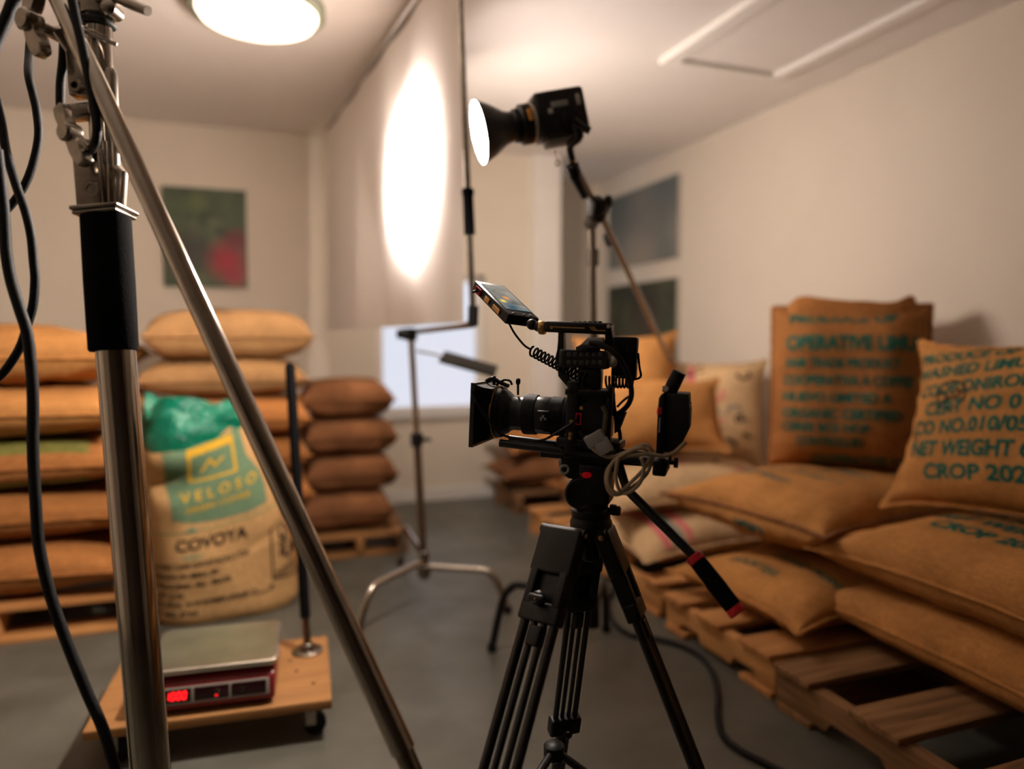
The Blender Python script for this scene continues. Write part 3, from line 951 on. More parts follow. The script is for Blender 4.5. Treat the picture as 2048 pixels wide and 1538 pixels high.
bent_leg(HUB, G(1015, 1225, 0), 0.175, CHROME, t, bs, 0.014)
bent_leg(HUB, HUB + Vector((0.02, 0.62, 0)), 0.225, CHROME, t, bs, 0.014)
m = MB(bs); m.lathe((HUB.x, HUB.y, 0.13), UPZ, [(0, 0.018), (0.004, 0.028), (0.05, 0.028), (0.055, 0.022), (0.11, 0.022), (0.115, 0.017)]); m.build('leg_hub', STEEL, t)

# dark flag clipped to the chrome stand in front of the window
fc = P(938, 728, 3.0)
t = thing('light_flag', 'small dark tilted flag board in front of the bright window', 'flag board', fc)
R_ = frame_of(UPZ * 0.9 - FH * 0.22 + RT * 0.25, RT + UPZ * -0.3)
m = MB(fc); m.box(fc, (0.235, 0.16, 0.012), R_, 0.004); m.build('board', plain('dark_flag_fabric', (0.03, 0.029, 0.024), 0.9, var=0.2, scale=80), t)
m = MB(fc); m.tube([fc - RT * 0.09, P(880, 712, 3.06), P(834, 702, 3.085)], 0.005, smooth=4); m.build('holding_arm', STEEL, t)

# added two faced drum lamp, hidden: makes the cloth's hot spot, lights the sacks
HL = Vector((0.693, 2.97, 1.815))
hx = Vector((1.0, 0.084, 0)).normalized()
t = thing('added_drum_lamp', 'added round drum lamp hidden close behind the white diffusion cloth, seen as its glowing oval', 'lamp', (HL.x + 0.04, HL.y, ZC))
lb = Vector((HL.x + 0.04, HL.y, ZC))
m = MB(lb); m.tube([lb, (lb.x, lb.y, HL.z + 0.36)], 0.008); m.lathe(lb, (0, 0, -1), [(0, 0.05), (0.015, 0.05), (0.02, 0.02)]); m.build('hanging_rod', BLACK, t)
m = MB(lb); m.lathe(HL, hx, [(-0.008, 0.337), (-0.008, 0.35), (0.02, 0.35), (0.075, 0.22), (0.082, 0.22), (0.082, 0.205)], 64, cap=False); m.build('lamp_housing', BLACK, t)
m = MB(lb); m.lathe(HL, hx, [(-0.004, 0.002), (-0.004, 0.25), (-0.004, 0.335), (0.0, 0.337), (0.002, 0.25), (0.003, 0.002)], 64); m.build('front_diffuser', glow('drum_front_glow', (1.0, 0.87, 0.80), DRUM_FRONT_E), t)
hb_ = Vector((0.76, 0.60, -0.24)).normalized()
HB = Vector((0.82, 3.25, HL.z))
m = MB(lb); m.tube([HL + hx * 0.06 + Vector((0, 0.1, 0)), HB - hb_ * 0.045], [0.03, 0.04], 20); m.lathe(HB, hb_, [(-0.05, 0.05), (-0.04, 0.085), (0.004, 0.098), (0.004, 0.09)], 40, cap=False); m.build('lamp_snoot', BLACK, t)
m = MB(lb); m.lathe(HB - hb_ * 0.006, hb_, [(0, 0.002), (0, 0.08), (0.004, 0.09), (0.007, 0.05), (0.008, 0.002)], 40); m.build('back_diffuser', glow('drum_back_glow', (1.0, 0.85, 0.73), DRUM_BACK_E), t)


# ------------------------------------------------------------------ studio lamp on its boom stand
LC = P(957, 265, 2.03)                     # middle of the glowing opening
la = (RT * -0.93 - FH * 0.22 - UPZ * 0.22).normalized()     # where it points
lu = (UPZ - la * UPZ.dot(la)).normalized()
ls = la.cross(lu)
K = P(1195, 416, 2.30)                     # clamp knuckle
t = thing('studio_lamp', 'black studio lamp with glowing round reflector, in front of the diffusion cloth', 'studio lamp', LC)
m = MB(LC)
m.lathe(LC - la * 0.105, la, [(0.0, 0.040), (0.012, 0.042), (0.03, 0.047), (0.05, 0.060), (0.07, 0.072), (0.10, 0.086), (0.105, 0.088), (0.105, 0.085), (0.098, 0.083)], 48, cap=False)
m.build('reflector', BLACKS, t)
m = MB(LC); m.lathe(LC - la * 0.004, la, [(0, 0.0835), (0.002, 0.082), (0.006, 0.05), (0.008, 0.001)], 48)
m.build('glowing_face', glow('lamp_glow', (1.0, 0.86, 0.75), KEY_LAMP_E), t)
m = MB(LC); m.lathe(LC - la * 0.155, la, [(0, 0.05), (0.004, 0.056), (0.03, 0.056), (0.036, 0.048), (0.05, 0.046), (0.055, 0.04)], 40); m.build('bayonet_mount', BLACK, t)
m = MB(LC); m.lathe(LC - la * 0.162, la, [(0, 0.052), (0.002, 0.058), (0.01, 0.058), (0.012, 0.052)], 40); m.build('silver_ring', SILVER, t, )
side = -ls if ls.dot(FH) > 0 else ls       # towards the camera
RB = Matrix((-la, side, lu)).transposed()
if RB.determinant() < 0:
    RB = Matrix((-la, -side, lu)).transposed()
m = MB(LC); m.box(LC - la * 0.238 + lu * 0.008, (0.15, 0.10, 0.125), RB, 0.012); m.build('lamp_housing', BLACKS, t)
m = MB(LC); m.box(LC - la * 0.142 + side * 0.052 + lu * 0.012, (0.014, 0.012, 0.034), RB, 0.003); m.build('orange_label', ORANGE, t)
hc = LC - la * 0.238 + lu * 0.008 + side * 0.0508
for nm, du, dv, sx, sz, mt in (('display_panel', -0.005, 0.02, 0.05, 0.016, GREYP), ('power_switch', -0.035, 0.004, 0.014, 0.014, SILVER), ('vent_hole', 0.052, 0.024, 0.012, 0.03, SILVER), ('label_plate', 0.03, -0.03, 0.018, 0.008, GREYP)):
    m = MB(LC); m.box(hc - la * du + lu * dv, (sx, 0.004, sz), RB, 0.0015); m.build(nm, mt, t)
YK = LC - la * 0.255 - lu * 0.02 + side * 0.062
m = MB(LC); m.lathe(YK - side * 0.02, side, [(0, 0.02), (0.014, 0.028), (0.028, 0.028), (0.032, 0.018)], 24)
m.tube([YK, YK - lu * 0.05 - la * 0.012, P(1140, 292, 2.08), P(1146, 325, 2.14)], [0.014, 0.013, 0.012, 0.010], smooth=4); m.build('yoke_bracket', BLACK, t)
m = MB(LC); m.tube([P(1148, 243, 2.0), P(1162, 252, 2.0), P(1180, 262, 2.0)], [0.012, 0.009, 0.011], smooth=4); m.build('tilt_lever', BLACK, t)
m = MB(LC); m.box(LC - la * 0.235 - lu * 0.064, (0.10, 0.06, 0.02), RB, 0.006); m.build('underside_plate', GREYP, t)
m = MB(LC); m.torus(P(1115, 326, 2.06), RT + FH * 0.8, 0.008, 0.002, 16, 6); m.tube([P(1109, 299, 2.06), P(1113, 319, 2.06)], 0.0012, 6); m.build('hanging_ring', BRASS, t)

SBX = P(1187, 700, 2.42)
SBASE = Vector((SBX.x, SBX.y, 0))
t = thing('boom_stand', 'dark boom stand carrying the studio lamp, its column hidden behind the camera', 'stand', SBASE)
m = MB(SBASE); E_ = P(1340, 722, 3.42)
m.tube([P(1144, 318, 2.10), K], [0.0095, 0.0095]); m.tube([K, E_], [0.011, 0.0105]); m.build('boom_arm', STEEL, t)
m = MB(SBASE); m.tube([P(1144, 330, 2.12), P(1149, 345, 2.135)], 0.02); m.tube([P(1150, 350, 2.14), P(1170, 393, 2.21)], [0.018, 0.0125]); m.build('boom_sleeve', BLACK, t)
m = MB(SBASE); m.lathe(K - RT * 0.03 - FH * 0.02, RT + FH * 0.3, [(0, 0.02), (0.006, 0.036), (0.03, 0.038), (0.045, 0.03), (0.06, 0.02)], 28); m.ball(K - UPZ * 0.02, 0.03); m.build('clamp_knuckle', BLACK, t)
m = MB(SBASE); m.tube([K + RT * 0.012, K + RT * 0.03 + UPZ * 0.012 - FH * 0.02, P(1216, 396, 2.26)], [0.01, 0.016, 0.012], smooth=4); m.tube([P(1207, 404, 2.26), P(1204, 425, 2.26)], [0.012, 0.009]); m.build('wing_knob', BLACK, t)
m = MB(SBASE); m.lathe(P(1181, 447, 2.30), -FH, [(0, 0.02), (0.01, 0.024), (0.014, 0.01)], 24); m.build('clear_cap', SILVER, t)
m = MB(SBASE); m.tube([P(1215, 470, 2.52), P(1220, 487, 2.55)], 0.0165); m.build('arm_stop', BLACK, t)
ktop = P(1184, 440, 2.40)
m = MB(SBASE); m.tube([ktop, Vector((SBASE.x, SBASE.y, 1.16))], 0.012); m.build('upper_column', STEEL, t)
m = MB(SBASE); m.tube([(SBASE.x, SBASE.y, 1.2), (SBASE.x, SBASE.y, 0.18)], 0.016); m.build('lower_column', STEEL, t)
q = P(1186, 515, 2.42); m = MB(SBASE); m.lathe(q - UPZ * 0.03, UPZ, [(0, 0.013), (0.005, 0.019), (0.055, 0.019), (0.06, 0.013)]); m.build('collar', BLACK, t)
hb = Vector((SBASE.x, SBASE.y, 0.25))
m = MB(SBASE); m.lathe((SBASE.x, SBASE.y, 0.17), UPZ, [(0, 0.018), (0.005, 0.028), (0.12, 0.028), (0.125, 0.018)]); m.build('leg_hub', BLACK, t)
ft = G(984, 1302, 0)
bent_leg(hb, ft, 0.27, BLACK, t, SBASE, 0.014, 0.70)
dv = ft - SBASE; ang = math.atan2(dv.y, dv.x); rl = dv.length
for dr, zz in ((FH * 0.42 - RT * 0.05, 0.25), (FH * 0.38 + RT * 0.10, 0.23)):
    bent_leg(hb, SBASE + dr, zz, BLACK, t, SBASE, 0.014, 0.70)

# ------------------------------------------------------------------ camera rig on the tripod
RO = P(1185, 905, 1.34)                   # top of the tripod head
RF = (RT * -0.956 + FH * 0.292 + UPZ * 0.044).normalized()   # where the lens looks
RS = (RT * -0.292 - FH * 0.956).normalized()   # the side turned to us
RU = RS.cross(RF) if RS.cross(RF).z > 0 else RF.cross(RS)
RRIG = Matrix((-RF, -RS, RU)).transposed()


def R_(px, py, s=0.0):
    """point of the rig seen at a photo point, s metres to its near side"""
    r = ray(px, py)
    k = (RO + RS * s - EYE).dot(RS) / r.dot(RS)
    return EYE + r * k


def rsz(n):
    return n / F * 1.36


t = thing('camera_rig', 'black cinema camera with long lens, matte box and top handle on the central tripod', 'camera', RO)
LA0, LA1 = R_(985, 828), R_(1138, 829)
LZ = 0.5 * (LA0.z + LA1.z)
def lens_f(px):
    return (R_(px, 829) - LO).dot(RF)
LO = R_(1070, 829)
def lprof(name, mat, pts, parent, n=48):
    m = MB(RO)
    pr = []
    for px, rr in pts:
        f = lens_f(px)
        d = (LO + RF * f - EYE).dot(FW)
        pr.append((f, rr * d / F))
    pr.sort()
    f0 = pr[0][0]
    m.lathe(LO + RF * f0, RF, [(f - f0, r) for f, r in pr], n)
    return m.build(name, mat, parent)
lens = lprof('lens_barrel', BLACKS, [(1150, 33), (1131, 34), (1130, 37), (1104, 37), (1103, 37.5), (1076, 37.5), (1070, 36), (1050, 34), (1030, 34), (1024, 36), (1016, 43), (1007, 46)], t)
lprof('focus_ring', RUBBER, [(1129, 37), (1128, 39), (1106, 39.5), (1104.5, 37)], lens)
lprof('zoom_ring', RUBBER, [(1076, 37), (1075, 40), (1057, 41), (1051, 40.5), (1049, 35)], lens)
m = MB(RO); m.box(R_(1086, 838, 0.053), (0.022, 0.006, 0.03), RRIG, 0.002); m.build('lens_switch_panel', BLACK, lens)
m = MB(RO)
for k in range(3):
    m.box(R_(1082 + k * 4, 838 - (k % 2) * 5, 0.0565), (0.0035, 0.001, 0.006 - k * 0.001), RRIG)
m.build('lens_markings', GREYP, lens)
lprof('clamp_ring', BLACK, [(1008, 46), (1007, 50), (1000, 52), (998, 50)], t)
lprof('gold_ring', BRASS, [(998, 50), (997, 53), (994, 54), (992.5, 50)], t)
# matte box: square hood opening away from the lens
def quad_ring(f, w, h, z0):
    c = LO + RF * f + RU * z0
    return [c + RS * a * w / 2 + RU * b * h / 2 for a, b in ((1, 1), (-1, 1), (-1, -1), (1, -1))]
f_b, f_m, f_f = lens_f(996), lens_f(984), lens_f(968)
LZ = 0.0
mb = MB(RO)
q0, q1, q2 = quad_ring(f_b, 0.094, 0.094, LZ), quad_ring(f_m, 0.112, 0.100, LZ - 0.001), quad_ring(f_f, 0.135, 0.115, LZ - 0.002)
rr_ = [[mb.bm.verts.new(p - mb.base) for p in q] for q in (q0, q1, q2)]
inn = [[mb.bm.verts.new(p - mb.base) for p in q] for q in (quad_ring(f_f, 0.129, 0.109, LZ - 0.002), quad_ring(f_b + 0.004, 0.088, 0.088, LZ))]
mb.bridge(rr_[0], rr_[1]); mb.bridge(rr_[1], rr_[2]); mb.bridge(rr_[2], inn[0]); mb.bridge(inn[0], inn[1]); mb.bm.faces.new(rr_[0][::-1]); mb.bm.faces.new(inn[1])
hood = mb.build('matte_box', BLACK, t)
m = MB(RO); c2 = quad_ring(f_f + 0.004, 0.139, 0.119, LZ - 0.002); ci = quad_ring(f_f + 0.004, 0.122, 0.102, LZ - 0.002)
co, cn = [m.bm.verts.new(p - RO) for p in c2], [m.bm.verts.new(p - RO) for p in ci]
co2, cn2 = [m.bm.verts.new(p - RO - RF * 0.008) for p in c2], [m.bm.verts.new(p - RO - RF * 0.008) for p in ci]
m.bridge(co, cn); m.bridge(co, co2); m.bridge(co2, cn2); m.bridge(cn, cn2); m.build('front_frame', BLACKS, hood)
m = MB(RO); m.tube([R_(972, 763, 0), R_(985, 757, 0), R_(1000, 765, 0), R_(1018, 772, 0)], 0.004, smooth=4); m.tube([R_(988, 770), R_(989, 752)], 0.003); m.tube([R_(992, 770), R_(1008, 760), R_(1020, 762), R_(1024, 770)], 0.0022, smooth=4); m.build('top_flag_clip', BLACK, hood)
m = MB(RO); m.tube([R_(1036, 790), R_(1036, 768)], 0.0022); m.lathe(R_(1036, 769), RU, [(0, 0.003), (0.003, 0.0045), (0.010, 0.0045), (0.012, 0.002)], 14); m.build('focus_lever', BLACK, lens)
# body and cage
m = MB(RO); m.box(R_(1182, 830), (0.075, 0.085, 0.088), RRIG, 0.006); m.box(R_(1196, 788), (0.05, 0.06, 0.02), RRIG, 0.006); body = m.build('camera_body', BLACKS, t)
m = MB(RO); m.lathe(R_(1150, 829), RF, [(-0.01, 0.04), (0.012, 0.04), (0.014, 0.037)], 36); m.build('lens_mount', BLACK, body)
m = MB(RO); m.lathe(R_(1206, 800, 0.02), RU, [(0, 0.014), (0.012, 0.014), (0.014, 0.01)], 24); m.lathe(R_(1185, 786, 0.03), RU, [(0, 0.01), (0.008, 0.01), (0.01, 0.006)], 20); m.build('control_dial', BLACK, body)
m = MB(RO)
cs = 0.052
m.box(R_(1145, 832, cs), (0.022, 0.012, 0.125), RRIG, 0.003)
m.box(R_(1180, 884, cs - 0.02), (0.115, 0.05, 0.014), RRIG, 0.003)
m.box(R_(1175, 786, cs), (0.08, 0.012, 0.012), RRIG, 0.003)
m.box(R_(1218, 835, cs - 0.005), (0.010, 0.014, 0.11), RRIG, 0.003)
cage = m.build('camera_cage', BLACK, t)
m = MB(RO)
for px, py in ((1143, 843), (1141, 868), (1140, 876), (1163, 816)):
    m.lathe(R_(px, py, cs + 0.006), RS, [(0, 0.0035), (0.002, 0.0035), (0.0022, 0.002)], 12)
m.build('cage_screws', BRASS, cage)
m = MB(RO); c = R_(1157, 838, cs + 0.008)
for du, dv, sx, sz in ((0, 0.0095, 0.009, 0.0016), (0, -0.0095, 0.009, 0.0016), (0.0042, 0, 0.0016, 0.0195), (-0.0042, 0, 0.0016, 0.0195)):
    m.box(c + RF * du + RU * dv, (sx, 0.004, sz), RRIG)
m.build('red_cable_clamp', RED, cage)
m = MB(RO); m.prism([R_(1131, 820, cs), R_(1150, 800, cs), R_(1172, 797, cs), R_(1172, 803, cs), R_(1151, 808, cs), R_(1136, 826, cs)], RS * -0.006, 0.001); m.build('angled_brace', BLACK, cage)
m = MB(RO); m.tube([R_(1205, 812, cs + 0.004), R_(1212, 826, cs + 0.004), R_(1210, 850, cs + 0.004), R_(1206, 888, cs + 0.004)], 0.0045, smooth=4); m.build('hand_strap', plain('strap_webbing', (0.10, 0.085, 0.055), 0.8, var=0.2, scale=90), cage)
# grey plates with dark strap
m = MB(RO); c = R_(1190, 878, 0.075); gr = RRIG @ Matrix.Rotation(math.radians(-33), 3, 'Y')
m.box(c, (0.034, 0.012, 0.022), gr, 0.002); m.build('grey_plate', GREYP, t)
m = MB(RO); c = R_(1207, 893, 0.075); m.box(c, (0.026, 0.012, 0.026), gr, 0.002); m.build('grey_plate', GREYP, t)
m = MB(RO); m.tube([R_(1160, 862, 0.06), R_(1172, 876, 0.062), R_(1200, 900, 0.064), R_(1214, 915, 0.062)], [0.005, 0.006, 0.007, 0.006]); m.build('support_strap', RUBBER, t)
# rods and plates underneath
m = MB(RO)
for s_ in (-0.03, 0.03):
    a, b = R_(1000, 886, 0.03) + RS * (s_ - 0.03), R_(1338, 928, 0.03) + RS * (s_ - 0.03)
    m = MB(RO); m.tube([a, b], 0.0075, 20); m.build('support_rod', BLACKS, t)
zr = R_(1100, 900, 0.03).z - RO.z
m = MB(RO); m.box(RO + RU * (zr - 0.012) + RF * -0.005, (0.20, 0.05, 0.014), RRIG, 0.003); m.box(RO + RU * (zr + 0.012) + RF * 0.0, (0.11, 0.07, 0.016), RRIG, 0.003); m.build('base_plate', BLACK, t)
m = MB(RO); m.box(R_(1330, 930, 0.0) + RF * 0.006, (0.024, 0.085, 0.028), RRIG, 0.004); m.lathe(R_(1347, 925, 0.03), -RF, [(-0.012, 0.004), (0, 0.004), (0.001, 0.009), (0.008, 0.009)], 16); m.build('rod_clamp', BLACK, t)
m = MB(RO); m.prism([R_(1216, 905, 0.03), R_(1234, 888, 0.03), R_(1240, 892, 0.03), R_(1226, 908, 0.03)], RS * 0.012); m.build('rod_lock_lever', STEEL, t)
# battery at the back
m = MB(RO)
bat = [(1329, 786), (1385, 788), (1387, 806), (1384, 811), (1389, 818), (1387, 858), (1372, 884), (1345, 906), (1326, 905), (1322, 880)]
m.prism([R_(1328 + (x - 1328) * 0.86, y, 0.035) for x, y in bat], RS * -0.06, 0.004); batt = m.build('battery', plain('battery_plastic', (0.008, 0.008, 0.009), 0.6, var=0.2, scale=80), t)
m = MB(RO); m.prism([R_(x, y, 0.05) for x, y in [(1321, 790), (1329, 784), (1327, 912), (1311, 914), (1315, 830), (1317, 797)]], RS * -0.09, 0.002); m.build('battery_plate', BLACK, t)
m = MB(RO); m.box(R_(1319, 822, 0.052), (0.008, 0.006, 0.012), RRIG, 0.0015); m.build('red_release_button', RED, batt)
m = MB(RO); m.box(R_(1319, 850, 0.052), (0.0022, 0.004, 0.026), RRIG); m.build('plate_edge_strip', GREYP, batt)
m = MB(RO); m.tube([R_(1340, 783, 0.02), R_(1347, 768, 0.02), R_(1359, 744, 0.02)], [0.012, 0.0125, 0.0115], 14); m.lathe(R_(1336, 784, 0.02), RU, [(0, 0.01), (0.01, 0.01)], 16); m.build('power_plug', RUBBER, batt)
m = MB(RO); m.tube([R_(1333, 784, 0.025), R_(1337, 772, 0.025)], 0.0035, 10); m.lathe(R_(1332, 777, 0.03), RS, [(0, 0.003), (0.006, 0.005)], 12); m.build('plug_screw', SILVER, batt)
# top handle
H0, H1 = R_(1090, 655), R_(1226, 656)
hz = H0.z * 0.5 + H1.z * 0.5
hf = (H1 - H0).dot(-RF)
m = MB(RO); hc = H0.lerp(H1, 0.5)
m.box(hc, (hf, 0.026, 0.021), RRIG, 0.005)
hand = m.build('top_handle', BLACK, t)
m = MB(RO); m.box(R_(1136, 655, 0.0135), (0.062, 0.0015, 0.0022), RRIG); m.lathe(R_(1103, 655, 0.013), RS, [(0, 0.003), (0.002, 0.003)], 14); m.build('handle_groove', BRASS, hand)
m = MB(RO)
for k in range(3):
    m.prism([R_(1178 + k * 4, 653, 0.0142), R_(1180.5 + k * 4, 653, 0.0142), R_(1186.5 + k * 4, 661, 0.0142), R_(1184 + k * 4, 661, 0.0142)], RS * 0.0008)
m.box(R_(1199, 661, 0.0142), (0.022, 0.001, 0.0018), RRIG)
m.build('handle_emblem', BRASS, hand)
m = MB(RO)
for k in range(6):
    m.lathe(R_(1150 + k * 10, 646, 0.0), RU, [(0, 0.004), (0.003, 0.004), (0.0035, 0.002)], 12)
m.build('handle_screws', BLACK, hand)
m = MB(RO); m.prism([R_(1222, 651, 0.014), R_(1227, 652, 0.014), R_(1231, 674, 0.014), R_(1226, 675, 0.014)], RS * 0.003, 0.0008); m.lathe(R_(1217, 653, 0.014), RS, [(0, 0.0035), (0.0025, 0.003)], 12); m.build('strap_loop', SILVER, hand)
m = MB(RO); m.prism([R_(x, y, 0.01) for x, y in [(1116, 664), (1127, 664), (1128, 742), (1140, 760), (1164, 770), (1164, 778), (1136, 776), (1116, 752), (1116, 722), (1110, 714), (1116, 700)]], RS * -0.02, 0.0015); m.build('front_bracket', BLACK, hand)
m = MB(RO); m.box(R_(1218, 690, -0.01), (0.014, 0.02, 0.08), RRIG, 0.002); m.build('rear_bracket', BLACK, hand)
m = MB(RO); m.lathe(R_(1081, 655), -RF, [(-0.004, 0.006), (-0.002, 0.0125), (0.005, 0.0135), (0.010, 0.012), (0.012, 0.006)], 24); m.build('tension_knob', BRASS, hand)
# audio box between handle and body
m = MB(RO); m.box(R_(1170, 718, 0.008), (0.088, 0.045, 0.033), RRIG, 0.005); m.box(R_(1180, 765, 0.0), (0.042, 0.04, 0.055), RRIG, 0.004); box_ = m.build('audio_module', BLACKS, t)
m = MB(RO)
for i in range(6):
    for j in range(2):
        m.box(R_(1138 + i * 12.5, 709 + j * 16, 0.0315), (0.008, 0.002, 0.008), RRIG, 0.002)
m.build('module_buttons', plain('dark_grey_keys', (0.05, 0.045, 0.042), 0.5), box_)
m = MB(RO); m.box(R_(1170, 718, 0.031), (0.08, 0.001, 0.027), RRIG); m.build('module_face', BLACK, box_)
m = MB(RO); m.lathe(R_(1220, 722, 0.01), -RF, [(0, 0.011), (0.008, 0.012), (0.012, 0.008)], 20); m.box(R_(1217, 706, 0.012), (0.006, 0.02, 0.024), RRIG, 0.002); m.build('audio_socket', SILVER, box_)
m = MB(RO); m.prism([R_(1160, 690, 0.015), R_(1175, 675, 0.015), R_(1205, 675, 0.015), R_(1208, 700, 0.015)], RS * -0.02, 0.001); m.build('angled_cover', GREYP, box_)
m = MB(RO); m.lathe(R_(1176, 697, 0.02), RU, [(-0.004, 0.022), (0.002, 0.022), (0.006, 0.014), (0.007, 0.002)], 26); m.build('cable_boot', RUBBER, box_)
# transmitter on the far side
m = MB(RO); m.box(R_(1250, 715, -0.05), (0.046, 0.028, 0.078), RRIG, 0.004); tx = m.build('wireless_transmitter', BLACK, t)
m = MB(RO)
for k in range(4):
    m.box(R_(1238 + k * 8, 700 + (k % 2) * 22, -0.035), (0.005, 0.001, 0.01), RRIG)
m.build('transmitter_ribs', BLACKS, tx)
m = MB(RO); m.tube([R_(1276, 706, -0.05), R_(1279, 735, -0.05), R_(1281, 754, -0.05), R_(1262, 760, -0.04)], 0.0022, 8, smooth=4); m.build('transmitter_lead', RUBBER, tx)
m = MB(RO); m.prism([R_(1228, 832, 0.0), R_(1252, 824, 0.0), R_(1238, 862, 0.0), R_(1228, 868, 0.0)], RS * -0.02, 0.002); m.build('rear_screen', BLACK, body)
# monitor
A, B_, D_ = P(950, 561, 1.49), P(1009, 571, 1.53), P(1015, 628, 1.37)
ab, ad = B_ - A, D_ - A
ad = ad - ab.normalized() * (ad.dot(ab.normalized()) * 0.5)
nn = ab.cross(ad).normalized()
if nn.z < 0:
    nn = -nn
m = MB(RO); m.prism([A, A + ab, A + ab + ad, A + ad], nn * -0.021, 0.0025); mon = m.build('field_monitor', BLACK, t)
fr = A + ab * 0.5 + ad * 0.48 + nn * 0.0005
m = MB(RO); scr_mat = blob_mat('screen_image', [(0.3, (0.03, 0.045, 0.05)), (0.5, (0.12, 0.13, 0.12)), (0.7, (0.20, 0.21, 0.20))], 22,
    [(tuple(fr + ad * 0.3 - ab * 0.1 - RO), 0.026, (0.01, 0.06, 0.10)), (tuple(fr + ad * 0.38 + ab * 0.28 - RO), 0.026, (0.01, 0.07, 0.09)), (tuple(fr + ad * 0.0 - RO), 0.010, (0.55, 0.20, 0.03)), (tuple(fr + ad * 0.12 - ab * 0.22 - RO), 0.009, (0.6, 0.5, 0.05))])
nt = scr_mat.node_tree; b = nt.nodes['Principled BSDF']; b.inputs['Roughness'].default_value = 0.15
src = b.inputs['Base Color'].links[0].from_socket
nt.links.new(src, b.inputs['Emission Color']); b.inputs['Emission Strength'].default_value = 0.9
m.prism([fr - ab * 0.40 - ad * 0.40, fr + ab * 0.40 - ad * 0.40, fr + ab * 0.40 + ad * 0.36, fr - ab * 0.40 + ad * 0.36], nn * 0.0006); m.build('monitor_screen', scr_mat, mon)
m = MB(RO)
for k in (0.2, 0.55, 0.75):
    m.ball(A + ab * k + ad * 0.95 + nn * 0.0005, 0.003, (1, 1, 0.4))
m.build('monitor_buttons', GREYP, mon)
sd_ = -ab.normalized()
m = MB(RO); cc = A + ad * 0.18 - nn * 0.011 + sd_ * 0.001
MR = Matrix((ad.normalized(), sd_, nn)).transposed()
for du, dv, sx, sz in ((0, 0.006, 0.022, 0.0018), (0, -0.006, 0.022, 0.0018), (0.0105, 0, 0.0018, 0.012), (-0.0105, 0, 0.0018, 0.012)):
    m.box(cc + MR @ Vector((du, 0, dv)), (sx, 0.006, sz), MR)
m.build('red_cable_clamp', RED, mon)
m = MB(RO); m.tube([cc + sd_ * 0.004, cc + sd_ * 0.014 - RU * 0.004], 0.0025, 8); m.build('monitor_plug', RUBBER, mon)
m = MB(RO)
for k, wd in ((0.45, 0.02), (0.72, 0.03)):
    m.box(A + ad * k - nn * 0.011 + sd_ * 0.001, (wd, 0.004, 0.010), MR, 0.001)
m.build('port_panel', BRASS, mon)
m = MB(RO); m.tube([A + ad * 0.98 + ab * 0.75 - nn * 0.014, R_(1064, 648), R_(1078, 655)], [0.007, 0.008, 0.009], 14); m.ball(R_(1064, 649), 0.0105); m.build('monitor_arm', BLACK, t)
# cords of the rig
def coil(p0, p1, turns, R, r, ax_up=RU):
    d = p1 - p0
    dn = d.normalized()
    u = (ax_up - dn * ax_up.dot(dn)).normalized()
    v = dn.cross(u)
    n = turns * 14
    return [p0 + d * (k / n) + u * (R * math.cos(2 * PI * k / 14)) + v * (R * math.sin(2 * PI * k / 14)) for k in range(n + 1)]
m = MB(RO)
c1 = [A + ad * 0.98 + ab * 0.15 - nn * 0.02, P(1030, 668, 1.40), P(1048, 690, 1.39), P(1060, 698, 1.385)]
m.tube(c1, 0.0021, 8, smooth=5)
c2 = coil(P(1064, 702, 1.385), P(1178, 762, 1.31), 15, 0.0092, 0.002)
m.tube(c2, 0.0021, 8)
m.build('coiled_cord', RUBBER, t)
m = MB(RO); m.tube(coil(R_(1212, 764, -0.03), R_(1266, 764, -0.03), 8, 0.0105, 0.002), 0.002, 8); m.build('coiled_cord', RUBBER, t)
m = MB(RO); m.tube([R_(1180, 686, 0.02), R_(1205, 690, 0.03), R_(1236, 714, 0.035), R_(1256, 752, 0.03), R_(1263, 785, 0.025), R_(1257, 808, 0.02), R_(1240, 825, 0.01), R_(1228, 828, 0.0)], 0.0048, 12, smooth=6); m.build('thick_cable', RUBBER, t)
m = MB(RO); m.tube([R_(1262, 790, 0.02), R_(1248, 800, 0.02), R_(1234, 814, 0.02)], 0.0022, 8, smooth=4); m.build('thin_cable', RUBBER, t)
m = MB(RO); m.tube([R_(1226, 752, 0.0), R_(1226, 790, 0.0), R_(1232, 840, 0.0), R_(1240, 868, 0.01), R_(1239, 896, 0.02)], 0.0035, 10, smooth=5); m.build('rear_cable', RUBBER, t)
m = MB(RO); m.tube([R_(1154, 838, 0.066), R_(1140, 850, 0.07), R_(1110, 868, 0.07), R_(1085, 880, 0.068), R_(1055, 882, 0.066), R_(1025, 876, 0.066), R_(1000, 866, 0.068), R_(975, 838, 0.075), R_(952, 802, 0.078), R_(943, 782, 0.075)], 0.0024, 10, smooth=6); m.build('lens_cable', RUBBER, t)

# cream cable bundle hung over the rods
t0 = R_(1240, 930, 0.06)
t = thing('cable_bundle', 'cream coloured cable looped and knotted over the rear rods of the camera', 'cable', t0)
loops = [
    [(1174, 872, .07), (1180, 890, .075), (1196, 905, .078), (1220, 914, .07), (1250, 905, .07), (1285, 890, .07), (1302, 896, .07), (1303, 918, .07), (1295, 945, .07), (1270, 970, .075), (1240, 988, .075), (1220, 985, .075), (1212, 960, .075), (1218, 935, .075), (1245, 915, .08), (1290, 908, .08), (1325, 912, .07), (1350, 904, .06), (1372, 884, .05)],
    [(1302, 912, .075), (1290, 935, .08), (1265, 962, .085), (1238, 985, .085), (1222, 978, .085), (1216, 955, .085), (1226, 925, .085), (1255, 905, .085), (1283, 896, .08), (1296, 905, .075)],
    [(1236, 918, .09), (1232, 945, .09), (1234, 968, .09), (1244, 985, .085), (1260, 984, .085), (1280, 965, .085), (1288, 935, .085), (1282, 915, .09)],
]
